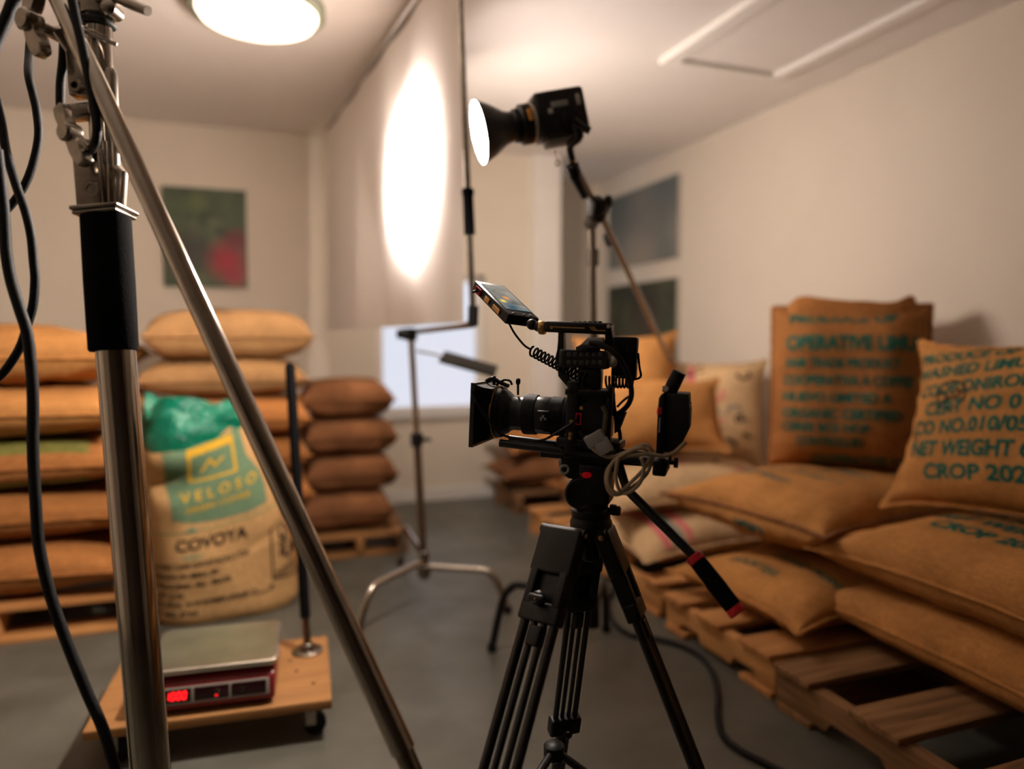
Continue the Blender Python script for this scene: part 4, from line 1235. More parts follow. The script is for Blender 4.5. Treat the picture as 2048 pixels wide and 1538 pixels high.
for lp in loops:
    m = MB(t0); m.tube([R_(x, y, s_) for x, y, s_ in lp], 0.0034, 10, smooth=7); m.build('cable_loop', CREAM, t)

# ------------------------------------------------------------------ tripod
TA = P(1182, 1042, 1.34)
TB = Vector((TA.x, TA.y, 0))
t = thing('video_tripod', 'black twin tube video tripod carrying the camera rig in the centre', 'tripod', TB)
side_t = RS
m = MB(TB)
m.lathe(TA - UPZ * 0.03, UPZ, [(0, 0.03), (0.004, 0.038), (0.03, 0.039), (0.036, 0.036), (0.04, 0.036)], 40)
m.lathe(TA - UPZ * 0.075, UPZ, [(0, 0.012), (0.005, 0.017), (0.05, 0.019)], 24)
bowl = m.build('bowl', BLACK, t)
hb0 = TA + UPZ * 0.008
ph = (RO - UPZ * 0.014) - hb0
m = MB(TB)
m.lathe(hb0, UPZ, [(0, 0.034), (0.003, 0.036), (0.014, 0.036), (0.018, 0.031), (0.03, 0.031)], 40)
m.box(hb0 + UPZ * 0.066 - RF * 0.008, (0.062, 0.062, 0.075), RRIG, 0.008)
m.box(RO - UPZ * 0.012, (0.095, 0.058, 0.016), RRIG, 0.003)
m.prism([P(1122, 925, 1.31), P(1140, 918, 1.31), P(1205, 920, 1.31), P(1212, 955, 1.31), P(1205, 962, 1.31), P(1138, 958, 1.31), P(1122, 946, 1.31)], FH * 0.07, 0.003)
head = m.build('fluid_head', BLACK, t)
m = MB(TB); m.lathe(P(1161, 985, 1.318), -FH, [(-0.012, 0.027), (0.006, 0.030), (0.010, 0.029), (0.0115, 0.026), (0.0095, 0.023), (0.0095, 0.001)], 36); m.build('drag_dial', BLACKS, head)
m = MB(TB); m.lathe(P(1173, 950, 1.301), -FH, [(0, 0.0092), (0.0008, 0.0092), (0.001, 0.008)], 28, u=RT, ru=1.0, rv=0.6); m.build('red_oval_emblem', glow('red_emblem_glow', (0.55, 0.005, 0.012), 0.15), head)  # emblem is no lamp; a faint glow is put into its colour
m = MB(TB); m.torus(P(1129, 939, 1.30), FH, 0.0072, 0.0024, 24, 8); m.build('eyelet', GREYP, head)
m = MB(TB); m.lathe(P(1200, 1019, 1.335), RT - FH * 0.3, [(0, 0.005), (0.02, 0.005), (0.022, 0.009), (0.036, 0.009), (0.038, 0.006)], 16); m.box(P(1226, 1019, 1.325), (0.012, 0.012, 0.018), RRIG, 0.002); m.build('lock_lever', BLACK, head)
# pan handle
h0, h1, h2 = P(1200, 925, 1.335), P(1388, 1113, 1.23), P(1474, 1224, 1.185)
m = MB(TB); m.tube([P(1190, 930, 1.34), P(1240, 936, 1.32), h0.lerp(h1, 0.3), h1], [0.011, 0.010, 0.0085, 0.0082], 16); pan = m.build('pan_handle', BLACK, t)
d = (h2 - h1); l = d.length
m = MB(TB); m.lathe(h1 + d * 0.06, d, [(0, 0.013), (0.003, 0.0145), (l * 0.5, 0.0155), (l * 0.86, 0.0145), (l * 0.865, 0.012)], 28); m.build('grip', FOAM, pan)
for q in (-0.02, 0.905):
    m = MB(TB); m.lathe(h1 + d * q, d, [(0, 0.0135), (0.002, 0.0152), (0.012, 0.0152), (0.014, 0.0135)], 28); m.build('red_ring', RED, pan)
# legs: tops and floor points
def tleg(top, mid, foot, wid, knob=False, tr=0.0085):
    """top: hinge; mid: end of the upper twin tubes; foot: floor point"""
    ax = (mid - top).normalized()
    out = Vector((foot.x - TB.x, foot.y - TB.y, 0)).normalized()
    w = ax.cross(out).normalized()
    nrm = w.cross(ax).normalized()
    Rm = Matrix((w, nrm, ax)).transposed()
    m = MB(TB)
    L1 = (mid - top).length
    for q in (-1, 1):
        m.tube([top + ax * 0.06 + w * q * wid, mid + w * q * wid], tr, 16)
    leg = m.build('leg', plain('carbon_tube', (0.008, 0.007, 0.0065), 0.38, var=0.5, scale=60, spec=0.4, stretch=(1, 1, 0.2)), t)
    m = MB(TB)
    m.box(top + ax * 0.035, (wid * 2 + 0.026, 0.03, 0.085), Rm, 0.006)
    m.box(top + ax * 0.10 + w * wid, (0.018, 0.03, 0.07), Rm, 0.004)
    m.box(top + ax * 0.10 - w * wid, (0.018, 0.03, 0.07), Rm, 0.004)
    m.box(top + ax * 0.145, (wid * 2 + 0.022, 0.028, 0.035), Rm, 0.005)
    m.box(top + ax * 0.10, (wid * 2, 0.006, 0.07), Rm, 0.001)
    m.box(top + ax * 0.185, (wid * 0.9, 0.022, 0.035), Rm, 0.004)
    m.tube([top - w * (wid + 0.016) - ax * 0.002, top + w * (wid + 0.016) - ax * 0.002], 0.011, 16)
    m.build('leg_casting', BLACK, leg)
    for q in (-1, 1):
        m = MB(TB)
        m.lathe(top + w * q * (wid + 0.014) , w * q, [(0, 0.005), (0.003, 0.005), (0.0035, 0.003)], 12)
        m.build('hinge_bolt', BRASS, leg)
    if knob:
        kp = top + ax * 0.125 - nrm * 0.016 if (nrm.dot(FH) > 0) else top + ax * 0.125 + nrm * 0.016
        kd = -nrm if nrm.dot(FH) > 0 else nrm
        m = MB(TB); m.lathe(kp, kd, [(0, 0.012), (0.012, 0.013), (0.016, 0.009)], 20); m.box(kp + kd * 0.012, (0.034, 0.014, 0.012), Rm, 0.005); m.build('clamp_knob', BLACK, leg)
        m = MB(TB); m.lathe(kp + kd * 0.0165, kd, [(0, 0.005), (0.002, 0.004)], 12); m.build('knob_screw', BRASS, leg)
    # second stage slides between the tubes
    ax2 = (foot - mid).normalized()
    m = MB(TB); m.tube([top + ax * 0.16 - w * wid * 0.33, mid + ax * 0.02 - w * wid * 0.33], tr * 0.75, 12); m.tube([top + ax * 0.16 + w * wid * 0.33, mid + ax * 0.02 + w * wid * 0.33], tr * 0.75, 12)
    m.tube([mid - w * wid * 0.33, foot + UPZ * 0.03 - w * 0.006], 0.0085, 14); m.tube([mid + w * wid * 0.33, foot + UPZ * 0.03 + w * 0.006], 0.0085, 14)
    m.build('lower_section', BLACKS, leg)
    m = MB(TB); m.box(mid - ax * 0.005, (wid * 2 + 0.024, 0.026, 0.04), Rm, 0.005); m.lathe(mid - nrm * 0.012, -nrm, [(0, 0.009), (0.015, 0.009), (0.018, 0.005)], 14); m.build('lower_clamp', BLACK, leg)
    m = MB(TB); m.lathe(foot, UPZ, [(0, 0.024), (0.012, 0.025), (0.03, 0.014), (0.05, 0.011)], 20); m.build('rubber_foot', RUBBER, leg)
def down(p, q, z):
    """continue the line p->q to height z"""
    return p + (q - p) * ((z - p.z) / (q.z - p.z))
ltop, lmid = P(1128, 1066, 1.315), P(1010, 1500, 1.185)
rtop, rmid = P(1210, 1066, 1.325), P(1385, 1515, 1.30)
btop, bmid = P(1176, 1070, 1.36), P(1128, 1452, 1.50)
tleg(ltop, ltop.lerp(lmid, 1.3), down(ltop, lmid, 0), 0.031, True)
tleg(rtop, rtop.lerp(rmid, 1.3), down(rtop, rmid, 0), 0.020)
tleg(btop, bmid, down(btop, bmid, 0), 0.021, False, 0.0058)
sc_ = P(1108, 1500, 1.40)
m = MB(TB); m.lathe(sc_ - UPZ * 0.02, UPZ, [(0, 0.012), (0.006, 0.02), (0.03, 0.02), (0.036, 0.012)], 20)
for q in (ltop.lerp(lmid, 1.5), rtop.lerp(rmid, 1.55), down(btop, bmid, 0.30)):
    m.tube([sc_, q], [0.008, 0.007], 12)
m.build('mid_spreader', BLACK, t)

# ------------------------------------------------------------------ big chrome stand at the left
SD = 1.25
c0, c1 = P(233, 700, SD), P(302, 1538, 1.24)
cb = down(c0, c1, 0.0)
ST = Vector((cb.x, cb.y, 0))
t = thing('steel_stand', 'large chrome steel stand with black foam grip standing nearest at the left', 'stand', ST)
def S_(x, y, dd=0.0):
    return P(x, y, SD + dd)
def px_(n):
    return n / F * SD
cd = (c0 - c1).normalized()
m = MB(ST); m.tube([down(c0, c1, 0.12), S_(226, 640)], px_(36.5), 48); m.build('lower_tube', CHROME, t)
e0, e1 = S_(211.5, 432), S_(227.5, 702)
d = e1 - e0; l = d.length
m = MB(ST); m.lathe(e0, d, [(0, px_(43)), (0.003, px_(46)), (l * 0.5, px_(46.5)), (l - 0.004, px_(45.5)), (l, px_(43))], 48); m.build('foam_grip', FOAM, t)
Rs = frame_of(cd, RT)
m = MB(ST); m.box(S_(210, 422), (px_(94), px_(88), px_(9)), Rs, 0.003); m.box(S_(210, 431), (px_(86), px_(84), px_(8)), Rs, 0.003); m.build('collar_plate', STEEL, t)
m = MB(ST); m.box(S_(189, 365, -0.005), (px_(52), px_(52), px_(130)), Rs, 0.003); cast = m.build('square_casting', CASTM, t)
m = MB(ST); m.tube([S_(214, 425, -0.004), S_(211, 285, -0.004)], px_(12), 24); m.build('bright_edge_tube', CHROME, t)
m = MB(ST); m.tube([S_(236, 420, 0.0), S_(240, 345, 0.0), S_(232, 338, 0)], [px_(14), px_(15), px_(11)], 24); m.build('release_lever', STEEL, t)
m = MB(ST); m.tube([S_(210, 420, 0.004), S_(198, 45, 0.004)], px_(24), 40); m.build('upper_tube', CHROME, t)
m = MB(ST); m.tube([S_(224, 340, 0.002), S_(222, 235, 0.002), S_(219, 150, 0.002), S_(217, 140, 0.002)], [px_(15), px_(15), px_(15), px_(12)], 28); m.build('inner_tube', STEEL, t)
for x, y, r in ((182, 378, 18), (149, 170, 14)):
    m = MB(ST); q = S_(x, y, -0.028 if y > 300 else -0.03)
    m.lathe(q + FH * 0.02, -FH, [(0, px_(r)), (0.018, px_(r)), (0.021, px_(r * 0.86)), (0.021, px_(r * 0.5)), (0.012, px_(r * 0.5)), (0.012, 0.0005)], 32, cap=True); m.build('socket_bolt', STEEL, t)
m = MB(ST); m.box(S_(160, 150, -0.002), (px_(36), px_(30), px_(90)), Rs, 0.003); m.box(S_(165, 225, 0.0), (px_(46), px_(34), px_(28)), Rs, 0.004); m.build('clamp_block', CASTM, t)
m = MB(ST); m.box(S_(198, 75, -0.026), (px_(76), 0.003, px_(8)), Rs @ Matrix.Rotation(math.radians(-31), 3, 'Y') if False else frame_of(cd + RT * 0.5, RT - cd * 0.5), 0.001); m.torus(S_(197, 72, 0.004), cd + RT * 0.45, px_(27), 0.0022, 40, 8); m.build('spring_clip', STEEL, t)
m = MB(ST); m.torus(S_(194, 46, 0.004), cd + RT * 0.2 - FH * 0.1, px_(30), px_(6), 44, 12); m.build('rubber_ring', RUBBER, t)
m = MB(ST); m.lathe(S_(194, 40, 0.004), cd, [(0, px_(25)), (0.003, px_(33)), (0.05, px_(34)), (0.055, px_(20))], 40); m.box(S_(185, 5, 0), (px_(60), px_(50), px_(36)), Rs, 0.006); m.build('top_casting', CASTM, t)
m = MB(ST); m.tube([S_(222, -6, -0.01), S_(262, 8, -0.02), S_(296, 22, -0.03)], [px_(10), px_(11), px_(10)], 20); m.build('bar_handle', STEEL, t)
m = MB(ST); m.lathe(S_(222, 20, -0.005), FH * -1, [(-0.02, px_(14)), (0.012, px_(16)), (0.016, px_(10))], 24); m.build('pivot_pin', STEEL, t)


def wing(c, tips, hubr, thick, ax):
    """cast wing knob: round hub with two shaped wings, ax looks at the viewer"""
    m = MB(ST)
    ax = ax.normalized()
    m.lathe(c - ax * thick * 0.7, ax, [(0, hubr * 0.9), (thick * 0.3, hubr), (thick * 1.3, hubr), (thick * 1.5, hubr * 0.8)], 28)
    for tp in tips:
        d = tp - c
        w = ax.cross(d).normalized()
        out = []
        prof = [(0.0, 0.75), (0.35, 0.62), (0.55, 0.55), (0.75, 0.72), (0.9, 0.78), (1.0, 0.55)]
        out = [c + d * f + w * hubr * g for f, g in prof] + [c + d * f - w * hubr * g for f, g in prof[::-1]]
        m.prism([p - ax * thick * 0.5 for p in out], ax * thick, hubr * 0.22)
    return m
kax = (-FH + RT * -0.45)
m = wing(S_(140, 265, -0.055), [S_(122, 212, -0.05), S_(172, 330, -0.05)], px_(19), 0.018, kax); m.build('wing_knob', CASTM, t)
m = MB(ST); m.tube([S_(140, 265, -0.05), S_(160, 290, -0.03), S_(192, 298, 0.0)], px_(15), 24); m.build('knob_shaft', CHROME, t)
m = wing(S_(60, 42, -0.05), [S_(72, -20, -0.05), S_(86, 112, -0.045)], px_(22), 0.02, kax); m.build('wing_knob', CASTM, t)
m = MB(ST); m.tube([S_(60, 45, -0.04), S_(100, 62, -0.01), S_(118, 68, 0.0)], [px_(16), px_(13), px_(16)], 24); m.build('knob_shaft', STEEL, t)
# slanting chrome arm
a0, a1, a2 = P(112, -12, 1.20), P(806, 1500, 1.12), P(826, 1545, 1.118)
m = MB(ST); m.tube([a0, a1], [0.0150, 0.0192], 40); arm = m.build('slanting_arm', CHROME, t)
a3 = P(846, 1592, 1.115)
m = MB(ST); m.tube([a1 - (a2 - a1) * 0.3, a3], [0.0155, 0.0155], 32); m.build('inner_arm', STEEL, arm)
m = MB(ST); m.lathe(a3, (a0 - a1), [(-0.004, 0.012), (0.0, 0.0165), (0.02, 0.0165), (0.022, 0.015)], 20); m.build('end_cap', RUBBER, arm)
m = MB(ST); m.tube([S_(118, 60, -0.02), S_(150, 110, 0.0), S_(165, 140, 0.0)], px_(13), 20); m.build('arm_clamp', CASTM, t)
m = MB(ST); m.lathe((ST.x, ST.y, 0.10), UPZ, [(0, 0.03), (0.006, 0.045), (0.09, 0.045), (0.096, 0.033)], 36); m.build('leg_hub', STEEL, t)
for q in (RT * -0.4 + FH * -0.15, RT * 0.12 + FH * -0.42, RT * -0.15 + FH * 0.4):
    bent_leg(Vector((ST.x, ST.y, 0.14)), ST + q, 0.15, CHROME, t, ST, 0.016, 0.72)

# ------------------------------------------------------------------ black cables hanging at the left
def cable(label, pts, r, dd=0.0, mat=None):
    q = [P(x, y, SD + dd + (z[0] if z else 0)) for x, y, *z in pts]
    c = sum(q, Vector()) / len(q)
    m = MB(c)
    m.tube(q, r, 12, smooth=8)
    o = m.build('power_cable', mat or RUBBER)
    return tag(o, label, 'cable', 'black cables hanging from the left stand')


cable('short black cable crossing the very top left corner', [(60, -60), (30, -6), (14, 34), (-6, 80), (-30, 140)], px_(11.5), -0.03)
cable('black cable bulging right below the upper wing knob then crossing back to the frame edge', [(72, -40, .06), (62, 60, .05), (58, 110, .04), (57, 150), (66, 190), (73, 222), (77, 270), (68, 320), (52, 365), (30, 400), (8, 425), (-30, 460)], px_(8), 0.03)
cable('black cable swinging from the left edge down to the foam grip height and back', [(-20, 150), (2, 240), (12, 300), (32, 370), (50, 420), (62, 470), (67, 520), (70, 560), (66, 610), (55, 650), (42, 690), (24, 722), (0, 752), (-30, 770)], px_(8.5), 0.0)
cable('longest black cable running down the left edge to the floor beside the chrome stand', [(-6, 300), (2, 370), (8, 430), (12, 500), (22, 560), (40, 620), (54, 665), (62, 730), (66, 800), (66, 900), (71, 1000), (78, 1090), (98, 1180), (130, 1275), (172, 1380), (205, 1455), (228, 1530), (250, 1620), (262, 1720, 0.1)], px_(10.5), -0.03)
cable('black cable looping down through the chrome wing knob and up behind the slanting arm', [(128, -30, .02), (128, 60, .01), (126, 120), (121, 170), (121, 215), (125, 250, .02), (150, 290, .03), (176, 303), (188, 290, -.06), (194, 262, -.07), (189, 220, -.07), (178, 160, -.07), (166, 100, -.07), (152, 40, -.07), (140, -20, -.07)], px_(8.5), 0.0)

# ------------------------------------------------------------------ dolly with upright pole, scale
DO = Vector((-0.10, 2.335, 0))
DR = Matrix.Rotation(math.radians(-4), 3, 'Z')
def D(x, y, z):
    return DO + DR @ Vector((x, y, 0)) + Vector((0, 0, z))
t = thing('wooden_dolly', 'flat plywood dolly carrying the red scale and an upright black pole', 'dolly', DO)
m = MB(DO); m.box(D(0, 0, 0.106), (0.64, 0.47, 0.028), DR, 0.004); m.build('deck', PLY, t)
for sx in (-0.26, 0.26):
    for sy in (-0.18, 0.18):
        m = MB(DO); m.box(D(sx, sy, 0.089), (0.06, 0.05, 0.006), DR); m.box(D(sx, sy - 0.017, 0.06), (0.03, 0.004, 0.055), DR); m.box(D(sx, sy + 0.017, 0.06), (0.03, 0.004, 0.055), DR); c = m.build('caster', STEEL, t)
        m = MB(DO); m.lathe(D(sx + 0.012, sy - 0.013, 0.032), DR @ Vector((0, 1, 0)), [(0, 0.028), (0.003, 0.032), (0.023, 0.032), (0.026, 0.028)], 28); m.build('wheel', RUBBER, c)
fl = G(615, 1303, 0.12)
m = MB(DO); m.lathe(fl, UPZ, [(0, 0.05), (0.006, 0.05), (0.009, 0.046), (0.01, 0.024), (0.022, 0.022), (0.03, 0.014)], 36)
for k in range(4):
    a = k * PI / 2 + 0.4
    m.lathe(fl + Vector((math.cos(a) * 0.037, math.sin(a) * 0.037, 0.008)), UPZ, [(0, 0.006), (0.003, 0.005)], 10)
m.build('floor_flange', STEEL, t)
pt = P(580, 735, 2.44)
m = MB(DO); m.tube([fl + UPZ * 0.02, fl.lerp(pt, 0.13)], 0.0125, 20); m.build('bare_pole_end', STEEL, t)
m = MB(DO); m.tube([fl.lerp(pt, 0.12), pt], 0.0165, 20); m.ball(pt, 0.0165); m.build('padded_pole', FOAM, t)
for x, y, z in ((0.22, -0.02, 0.1205), (0.2, 0.06, 0.1205), (0.27, -0.12, 0.1205)):
    m = MB(DO); m.lathe(D(x, y, z - 0.001), UPZ, [(0, 0.006), (0.0012, 0.006), (0.0016, 0.003)], 14); m.build('screw_head', STEEL, t)

RED_P = plain('red_plastic', (0.20, 0.012, 0.014), 0.4, var=0.1, scale=20)
SO = Vector((-0.105, 2.275, 0.1212))
SR = Matrix.Rotation(math.radians(-4.5), 3, 'Z')
def Sx(x, y, z):
    return SO + SR @ Vector((x, y, z))
t = thing('weighing_scale', 'red weighing scale with steel pan and glowing digits on the plywood dolly', 'scale', SO)
m = MB(SO)
prof = [(-0.145, 0.012), (-0.158, 0.022), (-0.150, 0.085), (-0.128, 0.098), (0.13, 0.098), (0.14, 0.06), (0.14, 0.012)]
m.prism([Sx(-0.165, y, z) for y, z in prof], SR @ Vector((0.33, 0, 0)), 0.006); body = m.build('housing', RED_P, t)
m = MB(SO)
for sx in (-0.13, 0.13):
    for sy in (-0.11, 0.11):
        m = MB(SO); m.lathe(Sx(sx, sy, 0.0), UPZ, [(0, 0.016), (0.014, 0.016)], 16); m.build('foot', RUBBER, t)
fn = Vector((0, -0.063, 0.008)).normalized()
fy = Vector((0, 0.008, 0.063)).normalized()
fc0 = Vector((0, -0.1545, 0.055))
def face(x, y, off=0.0015):
    return Sx(*(fc0 + Vector((x, 0, 0)) + fy * y + fn * off))
FR = SR @ Matrix((Vector((1, 0, 0)), -fn, fy)).transposed()
m = MB(SO); m.box(face(0, 0), (0.302, 0.003, 0.046), FR, 0.001); m.build('display_frame', plain('display_frame_grey', (0.30, 0.27, 0.23), 0.5), body)
for cx, wd in ((-0.1, 0.094), (0.0, 0.09), (0.097, 0.092)):
    m = MB(SO); m.box(face(cx, 0, 0.003), (wd, 0.002, 0.036), FR, 0.001); m.build('display_window', plain('dark_red_window', (0.02, 0.004, 0.005), 0.15), body)
SEG = glow('red_digits', (1.0, 0.012, 0.016), 1.7)
segs = {'0': 'abcdef', '1': 'bc', '-': 'g'}
def digit(m, ch, x, y, w, h):
    g = {'a': (0, h / 2, 1), 'd': (0, -h / 2, 1), 'g': (0, 0, 1), 'b': (w / 2, h / 4, 0), 'c': (w / 2, -h / 4, 0), 'e': (-w / 2, -h / 4, 0), 'f': (-w / 2, h / 4, 0)}
    for s_ in segs[ch]:
        dx, dy, hor = g[s_]
        m.box(face(x + dx + dy * 0.1, y + dy, 0.0045), (w * 0.95, 0.001, 0.0035) if hor else (0.0035, 0.001, h * 0.46), FR)
m = MB(SO)
digit(m, '-', -0.128, -0.001, 0.009, 0.02)
for k, ch in enumerate('1000'):
    digit(m, ch, -0.1135 + k * 0.0145, 0.001, 0.0085, 0.02)
m.box(face(0.012, -0.009, 0.0045), (0.007, 0.001, 0.003), FR)
m.build('glowing_digits', SEG, body)
m = MB(SO)
m.box(Sx(0, 0, 0.105), (0.2, 0.16, 0.016), SR, 0.003); m.build('pan_support', BLACK, t)
m = MB(SO)
hx, hy, zt, zb = 0.172, 0.15, 0.128, 0.112
def rr(hx, hy, z, r=0.02, n=6):
    out = []
    for cx, cy, a0 in ((hx - r, hy - r, 0), (-hx + r, hy - r, PI / 2), (-hx + r, -hy + r, PI), (hx - r, -hy + r, 1.5 * PI)):
        for k in range(n + 1):
            a = a0 + PI / 2 * k / n
            out.append(m.bm.verts.new(Sx(cx + r * math.cos(a), cy + r * math.sin(a), z) - SO))
    return out
lv = [rr(hx, hy, zb), rr(hx + 0.002, hy + 0.002, zb + 0.004), rr(hx + 0.002, hy + 0.002, zt - 0.003), rr(hx - 0.002, hy - 0.002, zt), rr(hx - 0.008, hy - 0.008, zt), rr(hx - 0.02, hy - 0.02, zt - 0.003), rr(0.1, 0.085, zt - 0.0035, 0.08, 6), rr(0.085, 0.07, zt - 0.005, 0.065, 6)]
for a, b in zip(lv, lv[1:]):
    m.bridge(a, b)
m.bm.faces.new(lv[0][::-1]); m.bm.faces.new(lv[-1])
m.build('weighing_pan', plain('pan_steel', (0.46, 0.42, 0.36), 0.28, 0.9, var=0.15, scale=9), t)

# ------------------------------------------------------------------ open sack with green liner
VB = G(455, 1212, 0)
vx = Vector((math.cos(math.radians(11)), math.sin(math.radians(11)), 0))
vy = Vector((-vx.y, vx.x, 0))
NS, NT = 72, 44


def bag(u, tt, inset=0.0):
    """u: angle round the bag (-pi/2 faces the room), tt: 0 floor to 1 rim"""
    c, s_ = math.cos(u), math.sin(u)
    w = 0.285 - 0.085 * tt + 0.015 * math.sin(tt * PI) + 0.015 * (1 - tt) ** 3
    dp = 0.185 + 0.03 * math.sin(tt * PI) - 0.05 * tt
    if tt < 0.06:
        k = 1 - (1 - tt / 0.06) ** 2 * 0.10
        w *= k; dp *= k
    w -= inset; dp -= inset
    x = w * math.copysign(abs(c) ** 0.62, c)
    y = dp * math.copysign(abs(s_) ** 0.75, s_)
    hr = 0.765 + 0.36 * x + 0.02 * math.sin(2 * u + 1)
    z = hr * tt
    fold = math.exp(-((x + 0.15) / 0.09) ** 2 - ((tt - 0.83 - 0.15 * x) / 0.055) ** 2) if s_ < 0 else 0
    y += 0.085 * fold
    lump = math.exp(-((x + 0.12) / 0.12) ** 2 - ((tt - 0.95) / 0.06) ** 2) if s_ < 0 else 0
    y -= 0.035 * lump
    x += -0.10 * tt * tt - 0.02 * tt
    cr = math.exp(-((tt - 0.36 - 0.35 * max(x, 0)) / 0.02) ** 2) * max(0, min(1, (x + 0.02) / 0.12)) if s_ < 0 else 0
    y += 0.012 * cr
    n = noise.noise(Vector((x * 5, y * 5, z * 4 + 3))) * 0.016 + noise.noise(Vector((x * 15, y * 15, z * 12))) * 0.005
    return VB + vx * (x * (1 + n)) + vy * (y + n * math.copysign(1, y)) + UPZ * z


m = MB(VB)
rows = []
for j in range(NT + 1):
    rows.append([m.bm.verts.new(bag(2 * PI * i / NS, j / NT) - VB) for i in range(NS)])
for a, b in zip(rows, rows[1:]):
    m.bridge(a, b)
m.bm.faces.new(rows[0][::-1])
inner = [m.bm.verts.new(bag(2 * PI * i / NS, 0.995, 0.008) - VB) for i in range(NS)]
m.bridge(rows[-1], inner)
inner2 = [m.bm.verts.new(bag(2 * PI * i / NS, 0.9, 0.012) - VB) for i in range(NS)]
m.bridge(inner, inner2)
bmesh.ops.recalc_face_normals(m.bm, faces=m.bm.faces)
bag_mb = m
bag_inks = []


def on_bag(x, z, off=0.002):
    """x along the front, z height fraction"""
    def pt(xx, zz):
        lo, hi = -PI * 0.98, -PI * 0.02
        for _ in range(30):
            mid = (lo + hi) / 2
            q = bag(mid, zz) - VB
            if q.dot(vx) < xx:
                lo = mid
            else:
                hi = mid
        return bag(lo, zz)
    p = pt(x, z)
    e = 0.008
    n = (pt(x + e, z) - p).cross(pt(x, z + e) - p)
    n.normalize()
    if n.dot(vy) > 0:
        n = -n
    return p + n * off


def bag_print(ink, items, off=0.002):
    bag_inks.append(ink)
    add_print(bag_mb.bm, items, lambda x, y: on_bag(max(-0.285, min(0.285, x + (TX if x < 0.14 or ink is not INK_K else 0))), max(0.01, min(0.99, y)), off) - VB, len(bag_inks), 0.02)


TX = -0.05
panel = [(-0.17, 0.615), (-0.10, 0.585), (0.0, 0.57), (0.10, 0.565), (0.19, 0.58), (0.185, 0.66), (0.165, 0.74), (0.115, 0.84), (0.09, 0.98), (-0.2, 0.98), (-0.185, 0.8)]
bag_print(INK_PANEL, [{'poly': panel}], 0.0018)
YEL = [{'text': 'V E L O S O', 's': 0.072, 'x': -0.14, 'y': 0.70, 'w': 0.29, 'bold': 0.02}, {'text': 'GREEN COFFEE', 's': 0.038, 'x': -0.125, 'y': 0.645, 'w': 0.245, 'bold': 0.02}]
YEL += stroke([(-0.11, 0.965), (-0.10, 0.80), (0.07, 0.79), (0.055, 0.965), (-0.11, 0.965)], 0.012) + stroke([(-0.11, 0.945), (0.055, 0.945)], 0.028) + stroke([(-0.06, 0.84), (-0.03, 0.89), (-0.01, 0.85), (0.02, 0.88)], 0.012)
bag_print(INK_Y, YEL, 0.0032)
bag_print(INK_K, [{'text': 'COVOYA', 's': 0.088, 'x': -0.165, 'y': 0.44, 'w': 0.27, 'bold': 0.035},
                  {'text': 'VELOSO CAFE EXPORTACAO LTDA', 's': 0.04, 'x': -0.26, 'y': 0.345, 'w': 0.37, 'bold': 0.03}, {'text': 'FAZENDA DA SERRA, 802', 's': 0.04, 'x': -0.26, 'y': 0.29, 'w': 0.25, 'bold': 0.03},
                  {'text': 'PATROCINIO, MG - BRAZIL', 's': 0.04, 'x': -0.26, 'y': 0.235, 'w': 0.30, 'bold': 0.03}, {'text': 'CROP 21/22', 's': 0.038, 'x': -0.26, 'y': 0.18, 'w': 0.12, 'bold': 0.03},
                  {'text': 'NATURAL 16/18 SCREEN GOOD CUP', 's': 0.04, 'x': -0.26, 'y': 0.125, 'w': 0.42, 'bold': 0.03}, {'text': 'LOT 002, 59 KG', 's': 0.04, 'x': -0.26, 'y': 0.07, 'w': 0.17, 'bold': 0.03}]
          + stroke([(0.15, 0.44), (0.155, 0.18), (0.265, 0.16)], 0.008) + stroke([(0.15, 0.44), (0.245, 0.46), (0.265, 0.16)], 0.005)
          + stroke([(0.185, 0.41), (0.21, 0.43), (0.225, 0.40), (0.20, 0.37), (0.185, 0.39), (0.19, 0.42)], 0.011) + stroke([(0.22, 0.40), (0.19, 0.29)], 0.012) + stroke([(0.18, 0.35), (0.225, 0.345)], 0.010)
          + stroke([(0.205, 0.33), (0.21, 0.28), (0.225, 0.265), (0.24, 0.285), (0.235, 0.32)], 0.012)
          + sum([stroke([(0.165, 0.21 - k * 0.013), (0.25, 0.235 - k * 0.013)], 0.005) for k in range(4)], []), 0.0025)
leaf = []
for cy, sgn in ((0.535, 1), (0.418, -1)):
    for k in (-2, -1, 0, 1, 2):
        a = PI / 2 * sgn + k * 0.5
        cx = -0.105 + 0.012 * k
        leaf.append({'poly': [(cx, cy), (cx + 0.012 * math.cos(a) - 0.006, cy + 0.018 * math.sin(a)), (cx + 0.026 * math.cos(a), cy + 0.034 * math.sin(a)), (cx + 0.012 * math.cos(a) + 0.006, cy + 0.018 * math.sin(a))]})
bag_print(plain('leaf_green_ink', (0.02, 0.20, 0.15), 0.9, var=0.1), leaf, 0.003)
bag_print(plain('line_green_ink', (0.12, 0.22, 0.09), 0.9, var=0.1), stroke([(-0.27 + 0.0275 * k, 0.55 - 0.012 * math.sin(k / 20 * PI)) for k in range(21)], 0.006), 0.0022)
vbag = bag_mb.build('lined_sack', burlap('jute_light', (0.50, 0.295, 0.125), 0.1))
for ink in bag_inks:
    vbag.data.materials.append(ink)
tag(vbag, 'open standing jute sack with green printed panel and shiny green liner, behind the scale', 'sack')
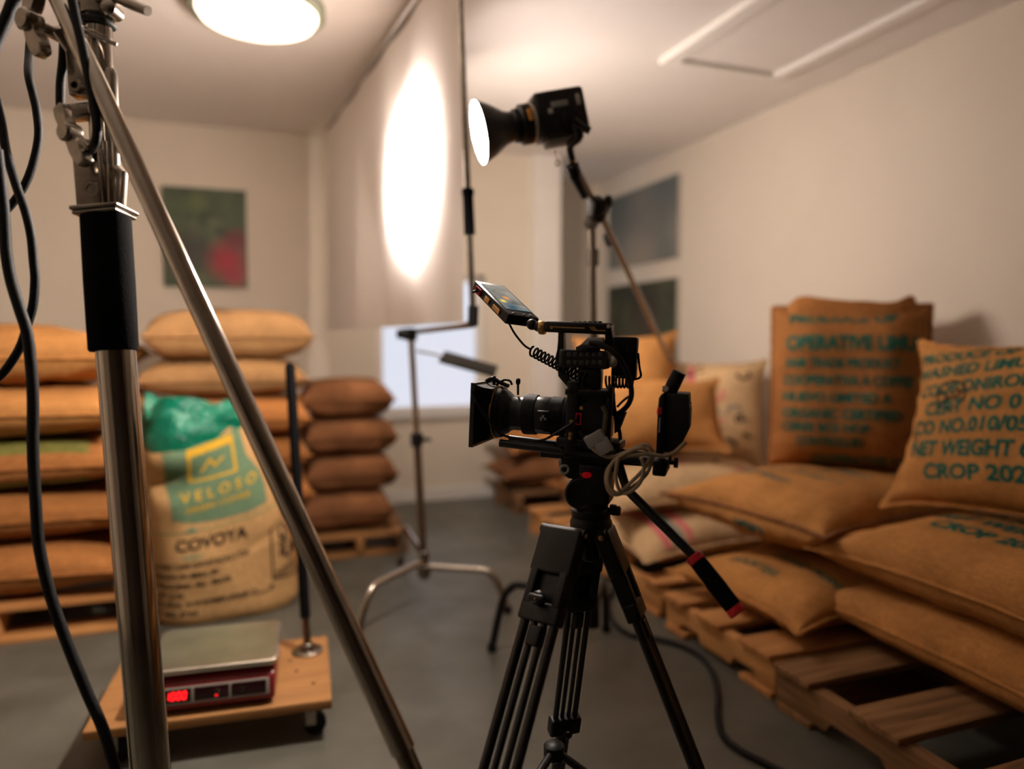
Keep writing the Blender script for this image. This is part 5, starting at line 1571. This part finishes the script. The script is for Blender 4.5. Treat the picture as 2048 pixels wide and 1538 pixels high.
# liner: crumpled shiny plastic standing out of the rim
lin = bpy.data.materials.new('green_plastic'); lin.use_nodes = True
nt = lin.node_tree; b = nt.nodes['Principled BSDF']
b.inputs['Base Color'].default_value = (0.002, 0.17, 0.095, 1); b.inputs['Roughness'].default_value = 0.2; b.inputs['Transmission Weight'].default_value = 0.0
tcn = nt.nodes.new('ShaderNodeTexCoord'); nz = nt.nodes.new('ShaderNodeTexNoise'); nz.inputs['Scale'].default_value = 22; nz.inputs['Detail'].default_value = 4; nz.inputs['Distortion'].default_value = 1.5
bp = nt.nodes.new('ShaderNodeBump'); bp.inputs['Strength'].default_value = 0.9; bp.inputs['Distance'].default_value = 0.02
nt.links.new(tcn.outputs['Object'], nz.inputs['Vector']); nt.links.new(nz.outputs[0], bp.inputs['Height']); nt.links.new(bp.outputs[0], b.inputs['Normal'])
m = MB(VB)
rows = []
NL = 26
for j in range(NL + 1):
    v = j / NL
    row = []
    for i in range(NS):
        u = 2 * PI * i / NS
        p = bag(u, 0.93, 0.014)
        q = p - VB
        zt = 0.905 + 0.03 * math.sin(3 * u + 0.5) + 0.03 * math.sin(5 * u) + 0.04 * q.dot(vx)
        inn = 0.0 if v < 0.75 else (v - 0.75) / 0.25
        z = q.z + (zt - q.z) * min(1, v / 0.75) - 0.10 * inn
        k = 1.0 + 0.05 * math.sin(v * PI * 1.3) - 0.30 * inn
        x, y = q.dot(vx) * k, q.dot(vy) * k
        n = noise.noise(Vector((x * 11, y * 11, z * 14))) * 0.03 + noise.noise(Vector((x * 30, y * 30, z * 30))) * 0.010
        am = min(1, v * 3)
        row.append(m.bm.verts.new(vx * (x + n * am * 0.8) + vy * (y - n * am) + UPZ * (z + n * 0.6 * am)))
    rows.append(row)
for a, b_ in zip(rows, rows[1:]):
    m.bridge(a, b_)
m.bm.faces.new(rows[-1])
m.build('plastic_liner', lin, vbag)

# ------------------------------------------------------------------ floor cable
fcp = [(1228, 1178), (1216, 1208), (1228, 1245), (1262, 1270), (1310, 1278), (1352, 1288), (1398, 1310), (1425, 1345), (1436, 1390), (1436, 1430), (1446, 1470), (1480, 1500), (1530, 1526), (1600, 1560), (1700, 1600)]
q = [G(x, y, 0.0105) for x, y in fcp]
c = sum(q, Vector()) / len(q); c.z = 0
m = MB(c); m.tube(q, 0.0095, 12, smooth=8)
tag(m.build('power_cable', RUBBER), 'black cable snaking over the concrete floor beside the pale pallet', 'cable')
